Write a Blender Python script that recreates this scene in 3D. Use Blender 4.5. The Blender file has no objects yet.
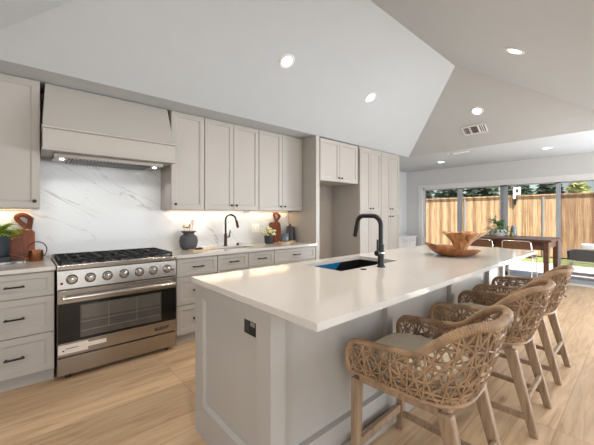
import bpy, bmesh, math, random
from math import sin, cos, pi, sqrt, radians
from mathutils import Vector, Matrix, noise

C = bpy.context.scene.collection
S = bpy.context.scene

# ------------------------------------------------------------------ camera
cam_d = bpy.data.cameras.new('camera')
cam_d.sensor_width = 36.0
cam_d.lens = 310.06 / 594 * 36
cam_d.shift_y = -8.05 / 594
cam_d.clip_start = 0.02
cam = bpy.data.objects.new('camera', cam_d)
cam.location = (0, 0, 1.32)
cam.rotation_euler = (radians(90), 0, radians(48.47 - 90))
C.objects.link(cam)
S.camera = cam

# ------------------------------------------------------------------ world, sun, window fill lamps, exposure
S.view_settings.view_transform = 'Standard'
S.view_settings.look = 'None'
S.view_settings.exposure = 0.24
S.view_settings.gamma = 1.0
S.view_settings.use_curve_mapping = False
W = bpy.data.worlds.new('sky')
S.world = W
W.use_nodes = True
wt = W.node_tree
sky = wt.nodes.new('ShaderNodeTexSky')
sky.sky_type = 'NISHITA'
sky.sun_disc = False
sky.sun_elevation = radians(48)
sky.sun_rotation = radians(300)
sky.air_density = 1.0
sky.dust_density = 1.5
wt.links.new(sky.outputs['Color'], wt.nodes['Background'].inputs['Color'])
wt.nodes['Background'].inputs['Strength'].default_value = 0.16

def lamp(name, kind, loc, energy, color=(1, 1, 1), direction=None, **kw):
    l = bpy.data.lights.new(name, kind)
    l.energy = energy
    l.color = color
    for k, v in kw.items():
        setattr(l, k, v)
    o = bpy.data.objects.new(name, l)
    o.location = loc
    if direction is not None:
        o.rotation_euler = Vector(direction).to_track_quat('-Z', 'Y').to_euler()
    C.objects.link(o)
    return o

lamp('sun', 'SUN', (-4, -5, 9), 13.0, (1.0, 0.94, 0.85), (0.40, 0.42, -0.81), angle=radians(0.6))
# fill lamps as daylight, at the unseen windows behind the photographer
for wx, we in ((-1.3, 36), (1.7, 24), (4.7, 70)):
    lamp('window_fill', 'AREA', (wx, -2.93, 1.45), we, (0.93, 0.97, 1.0), (0, 1, 0.0),
         shape='RECTANGLE', size=2.2, size_y=1.7)

# added fill lamp for more daylight from the right, at the added garden-wall window
lamp('window_fill', 'AREA', (7.62, -1.45, 1.12), 270, (0.88, 0.94, 1.0), (-1, 0.2, 0.35), shape='RECTANGLE', size=2.3, size_y=1.8)

# added fill lamp to brighten the island end, at the added left-wall window
lamp('window_fill', 'AREA', (-2.93, -0.6, 1.45), 42, (1.0, 0.96, 0.90), (1, 0.1, 0.0), shape='RECTANGLE', size=2.2, size_y=1.6)

# ------------------------------------------------------------------ materials
def lin(c):
    return tuple(((v / 255) / 12.92 if v / 255 <= 0.04045 else ((v / 255 + 0.055) / 1.055) ** 2.4) for v in c)

def mat(name, rgb, rough=0.5, metal=0.0, spec=0.5, var=0.04, scale=6.0, bump=0.0, bscale=60.0, emit=None, estr=0.0):
    m = bpy.data.materials.new(name)
    m.use_nodes = True
    nt = m.node_tree
    b = nt.nodes['Principled BSDF']
    b.inputs['Roughness'].default_value = rough
    b.inputs['Metallic'].default_value = metal
    b.inputs['Specular IOR Level'].default_value = spec
    c = lin(rgb)
    tc = nt.nodes.new('ShaderNodeTexCoord')
    nz = nt.nodes.new('ShaderNodeTexNoise')
    nz.inputs['Scale'].default_value = scale
    nz.inputs['Detail'].default_value = 3
    nt.links.new(tc.outputs['Object'], nz.inputs['Vector'])
    cr = nt.nodes.new('ShaderNodeValToRGB')
    cr.color_ramp.elements[0].position = 0.3
    cr.color_ramp.elements[1].position = 0.7
    cr.color_ramp.elements[0].color = tuple(v * (1 - var) for v in c) + (1,)
    cr.color_ramp.elements[1].color = tuple(min(1, v * (1 + var)) for v in c) + (1,)
    nt.links.new(nz.outputs['Fac'], cr.inputs['Fac'])
    nt.links.new(cr.outputs['Color'], b.inputs['Base Color'])
    if bump:
        n2 = nt.nodes.new('ShaderNodeTexNoise')
        n2.inputs['Scale'].default_value = bscale
        nt.links.new(tc.outputs['Object'], n2.inputs['Vector'])
        bp = nt.nodes.new('ShaderNodeBump')
        bp.inputs['Strength'].default_value = bump
        bp.inputs['Distance'].default_value = 0.005
        nt.links.new(n2.outputs['Fac'], bp.inputs['Height'])
        nt.links.new(bp.outputs['Normal'], b.inputs['Normal'])
    if emit:
        b.inputs['Emission Color'].default_value = lin(emit) + (1,)
        b.inputs['Emission Strength'].default_value = estr
    return m

def wood(name, c0, c1, axis='X', rough=0.45, scale=3.0, stretch=10.0, spec=0.4):
    m = bpy.data.materials.new(name)
    m.use_nodes = True
    nt = m.node_tree
    b = nt.nodes['Principled BSDF']
    b.inputs['Roughness'].default_value = rough
    b.inputs['Specular IOR Level'].default_value = spec
    tc = nt.nodes.new('ShaderNodeTexCoord')
    mp = nt.nodes.new('ShaderNodeMapping')
    sc = [stretch, stretch, stretch]
    sc['XYZ'.index(axis)] = 1.0
    mp.inputs['Scale'].default_value = sc
    nt.links.new(tc.outputs['Object'], mp.inputs['Vector'])
    nz = nt.nodes.new('ShaderNodeTexNoise')
    nz.inputs['Scale'].default_value = scale
    nz.inputs['Detail'].default_value = 6
    nz.inputs['Distortion'].default_value = 0.6
    nt.links.new(mp.outputs['Vector'], nz.inputs['Vector'])
    cr = nt.nodes.new('ShaderNodeValToRGB')
    cr.color_ramp.elements[0].position = 0.32
    cr.color_ramp.elements[1].position = 0.68
    cr.color_ramp.elements[0].color = lin(c0) + (1,)
    cr.color_ramp.elements[1].color = lin(c1) + (1,)
    nt.links.new(nz.outputs['Fac'], cr.inputs['Fac'])
    nt.links.new(cr.outputs['Color'], b.inputs['Base Color'])
    return m

def floor_mat():
    m = bpy.data.materials.new('oak_planks')
    m.use_nodes = True
    nt = m.node_tree
    b = nt.nodes['Principled BSDF']
    b.inputs['Roughness'].default_value = 0.42
    b.inputs['Specular IOR Level'].default_value = 0.35
    tc = nt.nodes.new('ShaderNodeTexCoord')
    br = nt.nodes.new('ShaderNodeTexBrick')
    br.offset = 0.37
    br.offset_frequency = 1
    br.inputs['Scale'].default_value = 1.0
    br.inputs['Brick Width'].default_value = 1.5
    br.inputs['Row Height'].default_value = 0.185
    br.inputs['Mortar Size'].default_value = 0.0016
    br.inputs['Mortar Smooth'].default_value = 0.1
    br.inputs['Bias'].default_value = 0.0
    br.inputs['Color1'].default_value = (0, 0, 0, 1)
    br.inputs['Color2'].default_value = (1, 1, 1, 1)
    br.inputs['Mortar'].default_value = (0.5, 0.5, 0.5, 1)
    nt.links.new(tc.outputs['Object'], br.inputs['Vector'])
    # shift the grain from plank to plank
    mx = nt.nodes.new('ShaderNodeVectorMath'); mx.operation = 'MULTIPLY_ADD'
    nt.links.new(br.outputs['Color'], mx.inputs[0])
    mx.inputs[1].default_value = (7.3, 3.1, 5.0)
    nt.links.new(tc.outputs['Object'], mx.inputs[2])
    mp = nt.nodes.new('ShaderNodeMapping')
    mp.inputs['Scale'].default_value = (1.1, 11, 1)
    nt.links.new(mx.outputs[0], mp.inputs['Vector'])
    nz = nt.nodes.new('ShaderNodeTexNoise')
    nz.inputs['Scale'].default_value = 1.6
    nz.inputs['Detail'].default_value = 8
    nz.inputs['Roughness'].default_value = 0.6
    nz.inputs['Distortion'].default_value = 1.1
    nt.links.new(mp.outputs['Vector'], nz.inputs['Vector'])
    cr = nt.nodes.new('ShaderNodeValToRGB')
    cr.color_ramp.elements[0].position = 0.28
    cr.color_ramp.elements[0].color = lin((172, 142, 112)) + (1,)
    cr.color_ramp.elements[1].position = 0.72
    cr.color_ramp.elements[1].color = lin((214, 188, 160)) + (1,)
    e = cr.color_ramp.elements.new(0.5); e.color = lin((202, 170, 134)) + (1,)
    nt.links.new(nz.outputs['Fac'], cr.inputs['Fac'])
    # plank-to-plank tone
    tone = nt.nodes.new('ShaderNodeMapRange')
    tone.inputs['To Min'].default_value = 0.86
    tone.inputs['To Max'].default_value = 1.06
    nt.links.new(br.outputs['Color'], tone.inputs['Value'])
    mul = nt.nodes.new('ShaderNodeMixRGB'); mul.blend_type = 'MULTIPLY'; mul.inputs['Fac'].default_value = 1
    nt.links.new(cr.outputs['Color'], mul.inputs['Color1'])
    nt.links.new(tone.outputs['Result'], mul.inputs['Color2'])
    # scattered knots
    mp2 = nt.nodes.new('ShaderNodeMapping'); mp2.inputs['Scale'].default_value = (1.6, 4.2, 1)
    nt.links.new(mx.outputs[0], mp2.inputs['Vector'])
    vo = nt.nodes.new('ShaderNodeTexVoronoi'); vo.inputs['Scale'].default_value = 1.0
    nt.links.new(mp2.outputs['Vector'], vo.inputs['Vector'])
    kr = nt.nodes.new('ShaderNodeValToRGB')
    kr.color_ramp.elements[0].position = 0.03; kr.color_ramp.elements[0].color = (0.42, 0.34, 0.28, 1)
    kr.color_ramp.elements[1].position = 0.13; kr.color_ramp.elements[1].color = (1, 1, 1, 1)
    nt.links.new(vo.outputs['Distance'], kr.inputs['Fac'])
    mul2 = nt.nodes.new('ShaderNodeMixRGB'); mul2.blend_type = 'MULTIPLY'; mul2.inputs['Fac'].default_value = 0.6
    nt.links.new(mul.outputs['Color'], mul2.inputs['Color1'])
    nt.links.new(kr.outputs['Color'], mul2.inputs['Color2'])
    # seams
    seam = nt.nodes.new('ShaderNodeMixRGB'); seam.blend_type = 'MIX'
    nt.links.new(br.outputs['Fac'], seam.inputs['Fac'])
    nt.links.new(mul2.outputs['Color'], seam.inputs['Color1'])
    seam.inputs['Color2'].default_value = lin((158, 126, 98)) + (1,)
    nt.links.new(seam.outputs['Color'], b.inputs['Base Color'])
    return m

def marble(name, base, vein, rough, scale, width, rot=(0, 0, 0), amount=0.6, stretch=(1, 1, 1)):
    m = bpy.data.materials.new(name)
    m.use_nodes = True
    nt = m.node_tree
    b = nt.nodes['Principled BSDF']
    b.inputs['Roughness'].default_value = rough
    tc = nt.nodes.new('ShaderNodeTexCoord')
    mp = nt.nodes.new('ShaderNodeMapping')
    mp.inputs['Scale'].default_value = stretch
    mr_ = nt.nodes.new('ShaderNodeMapping')
    mr_.inputs['Rotation'].default_value = rot
    nt.links.new(tc.outputs['Object'], mr_.inputs['Vector'])
    nt.links.new(mr_.outputs['Vector'], mp.inputs['Vector'])
    facs = []
    for k, (sc, w_) in enumerate(((scale, width), (scale * 2.3, width * 0.6))):
        nz = nt.nodes.new('ShaderNodeTexNoise')
        nz.inputs['Scale'].default_value = sc
        nz.inputs['Detail'].default_value = 5
        nz.inputs['Roughness'].default_value = 0.55
        nz.inputs['Distortion'].default_value = 0.7
        nt.links.new(mp.outputs['Vector'], nz.inputs['Vector'])
        sb = nt.nodes.new('ShaderNodeMath'); sb.operation = 'SUBTRACT'; sb.inputs[1].default_value = 0.5 + 0.03 * k
        nt.links.new(nz.outputs['Fac'], sb.inputs[0])
        ab = nt.nodes.new('ShaderNodeMath'); ab.operation = 'ABSOLUTE'
        nt.links.new(sb.outputs[0], ab.inputs[0])
        mr = nt.nodes.new('ShaderNodeMapRange')
        mr.inputs['From Min'].default_value = 0; mr.inputs['From Max'].default_value = w_
        mr.inputs['To Min'].default_value = amount * (1 if k == 0 else 0.5); mr.inputs['To Max'].default_value = 0
        nt.links.new(ab.outputs[0], mr.inputs['Value'])
        facs.append(mr)
    ad = nt.nodes.new('ShaderNodeMath'); ad.operation = 'MAXIMUM'
    nt.links.new(facs[0].outputs[0], ad.inputs[0]); nt.links.new(facs[1].outputs[0], ad.inputs[1])
    big = nt.nodes.new('ShaderNodeTexNoise'); big.inputs['Scale'].default_value = 1.3
    nt.links.new(tc.outputs['Object'], big.inputs['Vector'])
    bm_ = nt.nodes.new('ShaderNodeMapRange'); bm_.inputs['From Min'].default_value = 0.4; bm_.inputs['From Max'].default_value = 0.6
    nt.links.new(big.outputs['Fac'], bm_.inputs['Value'])
    ml = nt.nodes.new('ShaderNodeMath'); ml.operation = 'MULTIPLY'
    nt.links.new(ad.outputs[0], ml.inputs[0]); nt.links.new(bm_.outputs[0], ml.inputs[1])
    mix = nt.nodes.new('ShaderNodeMixRGB')
    mix.inputs['Color1'].default_value = lin(base) + (1,)
    mix.inputs['Color2'].default_value = lin(vein) + (1,)
    nt.links.new(ml.outputs[0], mix.inputs['Fac'])
    nt.links.new(mix.outputs['Color'], b.inputs['Base Color'])
    return m

def glass(name, tint=(0.97, 0.98, 0.98), refl=0.06):
    m = bpy.data.materials.new(name)
    m.use_nodes = True
    nt = m.node_tree
    nt.nodes.remove(nt.nodes['Principled BSDF'])
    out = nt.nodes['Material Output']
    tr = nt.nodes.new('ShaderNodeBsdfTransparent'); tr.inputs['Color'].default_value = tint + (1,)
    gl = nt.nodes.new('ShaderNodeBsdfGlossy'); gl.inputs['Roughness'].default_value = 0.02
    lw = nt.nodes.new('ShaderNodeFresnel'); lw.inputs['IOR'].default_value = 1.0 + refl * 7
    mx = nt.nodes.new('ShaderNodeMixShader')
    nt.links.new(lw.outputs[0], mx.inputs[0])
    nt.links.new(tr.outputs[0], mx.inputs[1]); nt.links.new(gl.outputs[0], mx.inputs[2])
    nt.links.new(mx.outputs[0], out.inputs['Surface'])
    return m

def lit(name, rgb, strength):
    m = bpy.data.materials.new(name)
    m.use_nodes = True
    b = m.node_tree.nodes['Principled BSDF']
    b.inputs['Base Color'].default_value = lin(rgb) + (1,)
    b.inputs['Emission Color'].default_value = lin(rgb) + (1,)
    b.inputs['Emission Strength'].default_value = strength
    return m

M = dict(
    wall=mat('wall_paint', (212, 213, 214), 0.85, spec=0.2, var=0.01),
    ceil=mat('ceiling_paint', (190, 195, 199), 0.9, spec=0.15, var=0.01),
    trim=mat('white_trim', (226, 227, 228), 0.5, var=0.01),
    sash=mat('shaded_door_frame', (158, 162, 168), 0.45, var=0.01),  # sashes greyed to hold their backlit silhouette tone
    cab=mat('greige_cabinet_paint', (171, 166, 160), 0.42, var=0.012, spec=0.4),
    taupe=mat('taupe_panel', (168, 158, 148), 0.6, var=0.02),
    floor=floor_mat(),
    quartz=marble('white_quartz', (201, 196, 190), (190, 184, 178), 0.10, 1.1, 0.02, amount=0.4),
    splash=marble('veined_marble', (214, 216, 218), (146, 144, 144), 0.08, 1.0, 0.012, rot=(0, radians(-30), 0), amount=0.62, stretch=(0.6, 1, 2.6)),
    steel=mat('brushed_steel', (172, 165, 158), 0.27, 1.0, var=0.05, scale=3),
    steel_dark=mat('dark_steel', (92, 92, 94), 0.32, 1.0, var=0.08),
    chrome=mat('polished_chrome', (225, 222, 218), 0.1, 1.0, var=0.02),
    black=mat('matte_black_metal', (26, 26, 27), 0.42, 0.3, var=0.05),
    iron=mat('cast_iron', (22, 22, 23), 0.6, 0.2, var=0.1),
    enamel=mat('black_enamel', (14, 14, 15), 0.2, 0.0, var=0.05),
    oven_glass=mat('black_oven_glass', (10, 10, 11), 0.05, 0.0, spec=0.6, var=0.02),
    sink=mat('dark_sink_steel', (62, 60, 60), 0.28, 0.8, var=0.08),
    film=mat('blue_film', (26, 104, 150), 0.25, 0.0, var=0.06),
    bronze=mat('oil_rubbed_bronze', (66, 52, 42), 0.3, 0.85, var=0.1),
    red=mat('red_indicator', (120, 30, 24), 0.3),
    weave=mat('woven_wicker', (150, 121, 92), 0.6, var=0.3, scale=14, bump=0.3, bscale=160),
    stoolwood=wood('weathered_stool_wood', (128, 104, 82), (162, 136, 110), 'Z', 0.55, 4, 9),
    cushion=mat('linen_cushion', (216, 204, 184), 0.9, var=0.05, scale=40, bump=0.4, bscale=300),
    teak=wood('carved_teak', (104, 58, 28), (172, 110, 62), 'X', 0.35, 5, 4),
    teak_light=wood('carved_teak_pale', (124, 78, 44), (206, 156, 108), 'Z', 0.38, 7, 4),
    redwood=wood('reddish_board_wood', (98, 46, 22), (140, 72, 36), 'Z', 0.4, 4, 6),
    palewood=wood('pale_wood', (190, 160, 122), (214, 188, 152), 'X', 0.5, 4, 8),
    darkwood=wood('dark_table_wood', (70, 46, 34), (112, 78, 58), 'Y', 0.35, 3, 9),
    leather=mat('brown_leather', (112, 80, 60), 0.5, var=0.08),
    fence=None,
    copper=mat('aged_copper', (150, 98, 66), 0.3, 0.9, var=0.12),
    slate=mat('slate_ceramic', (78, 78, 82), 0.65, var=0.1, scale=12, bump=0.2, bscale=40),
    planter=mat('blue_grey_planter', (50, 56, 64), 0.4, var=0.08),
    smoke=mat('smoked_glass', (84, 94, 106), 0.12, 0.0, spec=0.6, var=0.05),
    charcoal=mat('charcoal_ceramic', (52, 52, 54), 0.4, var=0.08),
    gold=mat('brass_utensil', (206, 158, 88), 0.3, 0.6, var=0.06),
    fern=mat('fern_green', (178, 204, 84), 0.55, var=0.25, scale=20),
    leaf=mat('leaf_green', (82, 122, 66), 0.5, var=0.3, scale=20),
    paleleaf=mat('grey_green_leaf', (136, 156, 140), 0.5, var=0.2, scale=20),
    flower=mat('cream_flowers', (226, 222, 176), 0.6, var=0.1, scale=30),
    white=mat('white_ceramic', (236, 236, 236), 0.3, var=0.01),
    whiteplastic=mat('white_plastic', (238, 236, 230), 0.4, var=0.01),
    pane=glass('clear_glass'),
    screen_pane=glass('grey_tinted_glass', (0.78, 0.77, 0.78), 0.05),
    lens=lit('downlight_lens', (255, 248, 236), 14.0),
    puck=lit('hood_lamp_lens', (255, 250, 240), 10.0),
    strip=lit('warm_led_strip', (255, 205, 140), 2.5),
    concrete=mat('patio_concrete', (214, 210, 205), 0.85, var=0.06, scale=2, bump=0.2, bscale=30),
    grass=mat('lawn_green', (112, 124, 72), 0.9, var=0.2, scale=8, bump=0.5, bscale=60),
    foliage=mat('dark_tree_foliage', (50, 66, 48), 0.7, var=0.35, scale=3),
    foliage_pale=mat('pale_tree_foliage', (186, 190, 128), 0.7, var=0.25, scale=3),
    bark=mat('tree_bark', (82, 66, 54), 0.8, var=0.2),
    hill=mat('far_hill', (74, 86, 96), 0.95, var=0.2, scale=0.3),
    mesh_fabric=mat('grey_mesh_sling', (124, 122, 118), 0.8, var=0.15, scale=60),
    galv=mat('galvanised_steel', (176, 180, 182), 0.4, 0.8, var=0.05),
)

def fence_mat():
    m = bpy.data.materials.new('cedar_fence_boards')
    m.use_nodes = True
    nt = m.node_tree
    b = nt.nodes['Principled BSDF']; b.inputs['Roughness'].default_value = 0.8
    tc = nt.nodes.new('ShaderNodeTexCoord')
    mp = nt.nodes.new('ShaderNodeMapping'); mp.inputs['Scale'].default_value = (1, 7.14, 0.02)
    nt.links.new(tc.outputs['Object'], mp.inputs['Vector'])
    wn = nt.nodes.new('ShaderNodeTexNoise'); wn.inputs['Scale'].default_value = 0.9; wn.inputs['Detail'].default_value = 0
    nt.links.new(mp.outputs['Vector'], wn.inputs['Vector'])
    mp2 = nt.nodes.new('ShaderNodeMapping'); mp2.inputs['Scale'].default_value = (6, 22, 1.2)
    nt.links.new(tc.outputs['Object'], mp2.inputs['Vector'])
    n2 = nt.nodes.new('ShaderNodeTexNoise'); n2.inputs['Scale'].default_value = 1.5; n2.inputs['Detail'].default_value = 5
    nt.links.new(mp2.outputs['Vector'], n2.inputs['Vector'])
    ad = nt.nodes.new('ShaderNodeMath'); ad.operation = 'MULTIPLY_ADD'; ad.inputs[1].default_value = 0.5
    nt.links.new(n2.outputs['Fac'], ad.inputs[0])
    h2 = nt.nodes.new('ShaderNodeMath'); h2.operation = 'MULTIPLY'; h2.inputs[1].default_value = 0.5
    nt.links.new(wn.outputs['Fac'], h2.inputs[0]); nt.links.new(h2.outputs[0], ad.inputs[2])
    cr = nt.nodes.new('ShaderNodeValToRGB')
    cr.color_ramp.elements[0].position = 0.40; cr.color_ramp.elements[0].color = lin((128, 96, 69)) + (1,)
    cr.color_ramp.elements[1].position = 0.60; cr.color_ramp.elements[1].color = lin((182, 151, 116)) + (1,)
    nt.links.new(ad.outputs[0], cr.inputs['Fac'])
    nt.links.new(cr.outputs['Color'], b.inputs['Base Color'])
    return m
M['fence'] = fence_mat()

# ------------------------------------------------------------------ mesh helpers
class MB:
    def __init__(self):
        self.bm = bmesh.new()

    def box(self, x0, x1, y0, y1, z0, z1, bevel=0.0, seg=2):
        r = bmesh.ops.create_cube(self.bm, size=1.0)
        vs = r['verts']
        for v in vs:
            v.co = Vector(((x0 + x1) / 2 + v.co.x * (x1 - x0), (y0 + y1) / 2 + v.co.y * (y1 - y0), (z0 + z1) / 2 + v.co.z * (z1 - z0)))
        if bevel:
            es = {e for v in vs for e in v.link_edges}
            bmesh.ops.bevel(self.bm, geom=list(es), offset=bevel, segments=seg, affect='EDGES', profile=0.5)
        return self

    def hexa(self, pts, bevel=0.0):
        """8 corner points: bottom four (ccw), top four (ccw)."""
        vs = [self.bm.verts.new(Vector(p)) for p in pts]
        for f in ((3, 2, 1, 0), (4, 5, 6, 7), (0, 1, 5, 4), (1, 2, 6, 5), (2, 3, 7, 6), (3, 0, 4, 7)):
            self.bm.faces.new([vs[i] for i in f])
        if bevel:
            es = {e for v in vs for e in v.link_edges}
            bmesh.ops.bevel(self.bm, geom=list(es), offset=bevel, segments=2, affect='EDGES', profile=0.5)
        return self

    def leg(self, p0, p1, w0, w1, bevel=0.004):
        """square post from p0 (bottom) to p1 (top)"""
        a, b = Vector(p0), Vector(p1)
        pts = []
        for p, w in ((a, w0), (b, w1)):
            wx, wy = (w if isinstance(w, tuple) else (w, w))
            for sx, sy in ((-1, -1), (1, -1), (1, 1), (-1, 1)):
                pts.append(p + Vector((sx * wx / 2, sy * wy / 2, 0)))
        return self.hexa(pts, bevel)

    def bar(self, p0, p1, w, h, bevel=0.002, up=(0, 0, 1)):
        a, b = Vector(p0), Vector(p1)
        d = (b - a).normalized()
        s = d.cross(Vector(up)).normalized()
        u = s.cross(d)
        pts = []
        for p in (a, b):
            for sx, sy in ((-1, -1), (1, -1), (1, 1), (-1, 1)):
                pts.append(p + s * (sx * w / 2) + u * (sy * h / 2))
        return self.hexa(pts, bevel)

    def tube(self, pts, r, seg=8, closed=False, caps=True):
        pts = [Vector(p) for p in pts]
        n = len(pts)
        rs = r if isinstance(r, (list, tuple)) else [r] * n
        rings = []
        prev = None
        for i, p in enumerate(pts):
            if closed:
                t = (pts[(i + 1) % n] - pts[i - 1])
            else:
                t = pts[min(i + 1, n - 1)] - pts[max(i - 1, 0)]
            t = t.normalized() if t.length > 1e-9 else Vector((0, 0, 1))
            if prev is None:
                ref = Vector((0, 0, 1)) if abs(t.z) < 0.9 else Vector((1, 0, 0))
                nrm = t.cross(ref).normalized()
            else:
                nrm = prev - t * prev.dot(t)
                nrm = nrm.normalized() if nrm.length > 1e-6 else t.orthogonal().normalized()
            prev = nrm
            bn = t.cross(nrm)
            rings.append([self.bm.verts.new(p + (nrm * cos(2 * pi * k / seg) + bn * sin(2 * pi * k / seg)) * rs[i]) for k in range(seg)])
        m = n if closed else n - 1
        for i in range(m):
            a, b = rings[i], rings[(i + 1) % n]
            for k in range(seg):
                self.bm.faces.new((a[k], a[(k + 1) % seg], b[(k + 1) % seg], b[k]))
        if caps and not closed:
            self.bm.faces.new(list(reversed(rings[0])))
            self.bm.faces.new(rings[-1])
        return self

    def lathe(self, prof, c=(0, 0, 0), seg=28, axis='Z', wob=None):
        """prof: list of (radius, height). Closed at the ends when radius ~ 0."""
        c = Vector(c)
        rings = []
        for j, (r, h) in enumerate(prof):
            ring = []
            for k in range(1 if r < 1e-5 else seg):
                a = 2 * pi * k / seg
                rr = r * (wob(a, j) if wob else 1)
                if axis == 'Z':
                    p = Vector((rr * cos(a), rr * sin(a), h))
                elif axis == 'Y':
                    p = Vector((rr * cos(a), h, -rr * sin(a)))
                else:
                    p = Vector((h, rr * cos(a), rr * sin(a)))
                ring.append(self.bm.verts.new(c + p))
            rings.append(ring)
        for a, b in zip(rings, rings[1:]):
            for k in range(seg):
                k2 = (k + 1) % seg
                if len(a) == 1 and len(b) == 1:
                    continue
                if len(a) == 1:
                    self.bm.faces.new((a[0], b[k2], b[k]))
                elif len(b) == 1:
                    self.bm.faces.new((a[k], a[k2], b[0]))
                else:
                    self.bm.faces.new((a[k], a[k2], b[k2], b[k]))
        return self

    def cyl(self, p0, p1, r, seg=16, r1=None):
        return self.tube([p0, p1], [r, r if r1 is None else r1], seg)

    def prism(self, poly, fn, a, b):
        """poly: list of 2D points (ccw); fn(u, v, w) -> xyz; extruded w = a..b"""
        va = [self.bm.verts.new(Vector(fn(u, v, a))) for u, v in poly]
        vb = [self.bm.verts.new(Vector(fn(u, v, b))) for u, v in poly]
        n = len(poly)
        self.bm.faces.new(list(reversed(va)))
        self.bm.faces.new(vb)
        for i in range(n):
            self.bm.faces.new((va[i], va[(i + 1) % n], vb[(i + 1) % n], vb[i]))
        return self

    def grid(self, fn, nu, nv):
        vs = [[self.bm.verts.new(Vector(fn(i / nu, j / nv))) for j in range(nv + 1)] for i in range(nu + 1)]
        for i in range(nu):
            for j in range(nv):
                self.bm.faces.new((vs[i][j], vs[i + 1][j], vs[i + 1][j + 1], vs[i][j + 1]))
        return self

    def shaker(self, u0, u1, z0, z1, fn, t=0.02, rail=0.058, rec=0.009, gap=0.0026):
        """framed door: fn(u, z, n) -> xyz with n outward (0 = back, t = front)"""
        u0 += gap; u1 -= gap; z0 += gap; z1 -= gap
        e = 0.0018
        def ring(i, n):
            return [self.bm.verts.new(Vector(fn(*q, n))) for q in ((u0 + i, z0 + i), (u1 - i, z0 + i), (u1 - i, z1 - i), (u0 + i, z1 - i))]
        rr = [ring(0, 0), ring(0, t - e), ring(e, t), ring(rail - 0.010, t), ring(rail - 0.007, t - rec * 0.45), ring(rail - 0.003, t - rec * 0.45), ring(rail, t - rec)]
        for a, b in zip(rr, rr[1:]):
            for k in range(4):
                self.bm.faces.new((a[k], a[(k + 1) % 4], b[(k + 1) % 4], b[k]))
        self.bm.faces.new(rr[-1])
        self.bm.faces.new(list(reversed(rr[0])))
        return self

    def build(self, name, material, parent=None, smooth=False):
        bm = self.bm
        bmesh.ops.recalc_face_normals(bm, faces=bm.faces[:])
        if parent is not None and parent.type == 'EMPTY':
            off = parent.location
            for v in bm.verts:
                v.co -= off
        elif parent is not None:
            g = parent
            while g.parent is not None:
                g = g.parent
            if g.type == 'EMPTY':
                for v in bm.verts:
                    v.co -= g.location
        me = bpy.data.meshes.new(name)
        bm.to_mesh(me)
        bm.free()
        mats = material if isinstance(material, (list, tuple)) else [material]
        for mm in mats:
            me.materials.append(mm)
        if smooth:
            for p in me.polygons:
                p.use_smooth = True
            try:
                me.set_sharp_from_angle(angle=radians(38))
            except Exception:
                pass
        o = bpy.data.objects.new(name, me)
        C.objects.link(o)
        if parent is not None:
            o.parent = parent
        return o

def thing(name, label, cat, loc, group=None):
    o = bpy.data.objects.new(name, None)
    C.objects.link(o)
    o.location = loc
    o.empty_display_size = 0.1
    o['label'] = label
    o['category'] = cat
    if group:
        o['group'] = group
    return o

def tag(o, label, cat, group=None):
    o['label'] = label
    o['category'] = cat
    if group:
        o['group'] = group
    return o

def structure(o):
    o['kind'] = 'structure'
    return o

def copy_tree(o, parent=None):
    c = o.copy()
    C.objects.link(c)
    if parent is not None:
        c.parent = parent
    for ch in list(o.children):
        copy_tree(ch, c)
    return c

def arc(cx, cy, r, a0, a1, n):
    return [(cx + r * cos(a0 + (a1 - a0) * i / n), cy + r * sin(a0 + (a1 - a0) * i / n)) for i in range(n + 1)]

# ------------------------------------------------------------------ the room
CZ = 2.44
BACK = 3.72
structure(MB().box(-3.1, 7.7, -3.1, 4.4, -0.1, 0.0).build('floor', M['floor']))

# ceiling: flat all round, hipped vault over the kitchen
VX0, VX1, VY0, VY1 = -0.345, 5.67, 0.084, 3.1
R0, R1 = (1.22, 1.664, 3.26), (4.234, 1.664, 3.26)
b = MB()
def face(*pts):
    b.bm.faces.new([b.bm.verts.new(Vector(p)) for p in pts])
X0, X1, Y0, Y1 = -3.1, 7.8, -3.1, 4.4
face((X0, Y0, CZ), (X0, VY0, CZ), (X1, VY0, CZ), (X1, Y0, CZ))
face((X0, VY1, CZ), (X0, Y1, CZ), (X1, Y1, CZ), (X1, VY1, CZ))
face((X0, VY0, CZ), (X0, VY1, CZ), (VX0, VY1, CZ), (VX0, VY0, CZ))
face((VX1, VY0, CZ), (VX1, VY1, CZ), (X1, VY1, CZ), (X1, VY0, CZ))
A, B_, C_, D_ = (VX0, VY0, CZ), (VX1, VY0, CZ), (VX1, VY1, CZ), (VX0, VY1, CZ)
face(D_, C_, R1, R0)
face(B_, A, R0, R1)
face(C_, B_, R1)
face(A, D_, R0)
bmesh.ops.remove_doubles(b.bm, verts=b.bm.verts[:], dist=1e-4)
ce = structure(b.build('ceiling', M['ceil']))
_bm = bmesh.new()
_bm.from_mesh(ce.data)
bmesh.ops.reverse_faces(_bm, faces=[f for f in _bm.faces if f.normal.z > 0])
_bm.to_mesh(ce.data)
_bm.free()
sm = ce.modifiers.new('thickness', 'SOLIDIFY')
sm.thickness = 0.12
sm.offset = -1

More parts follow.
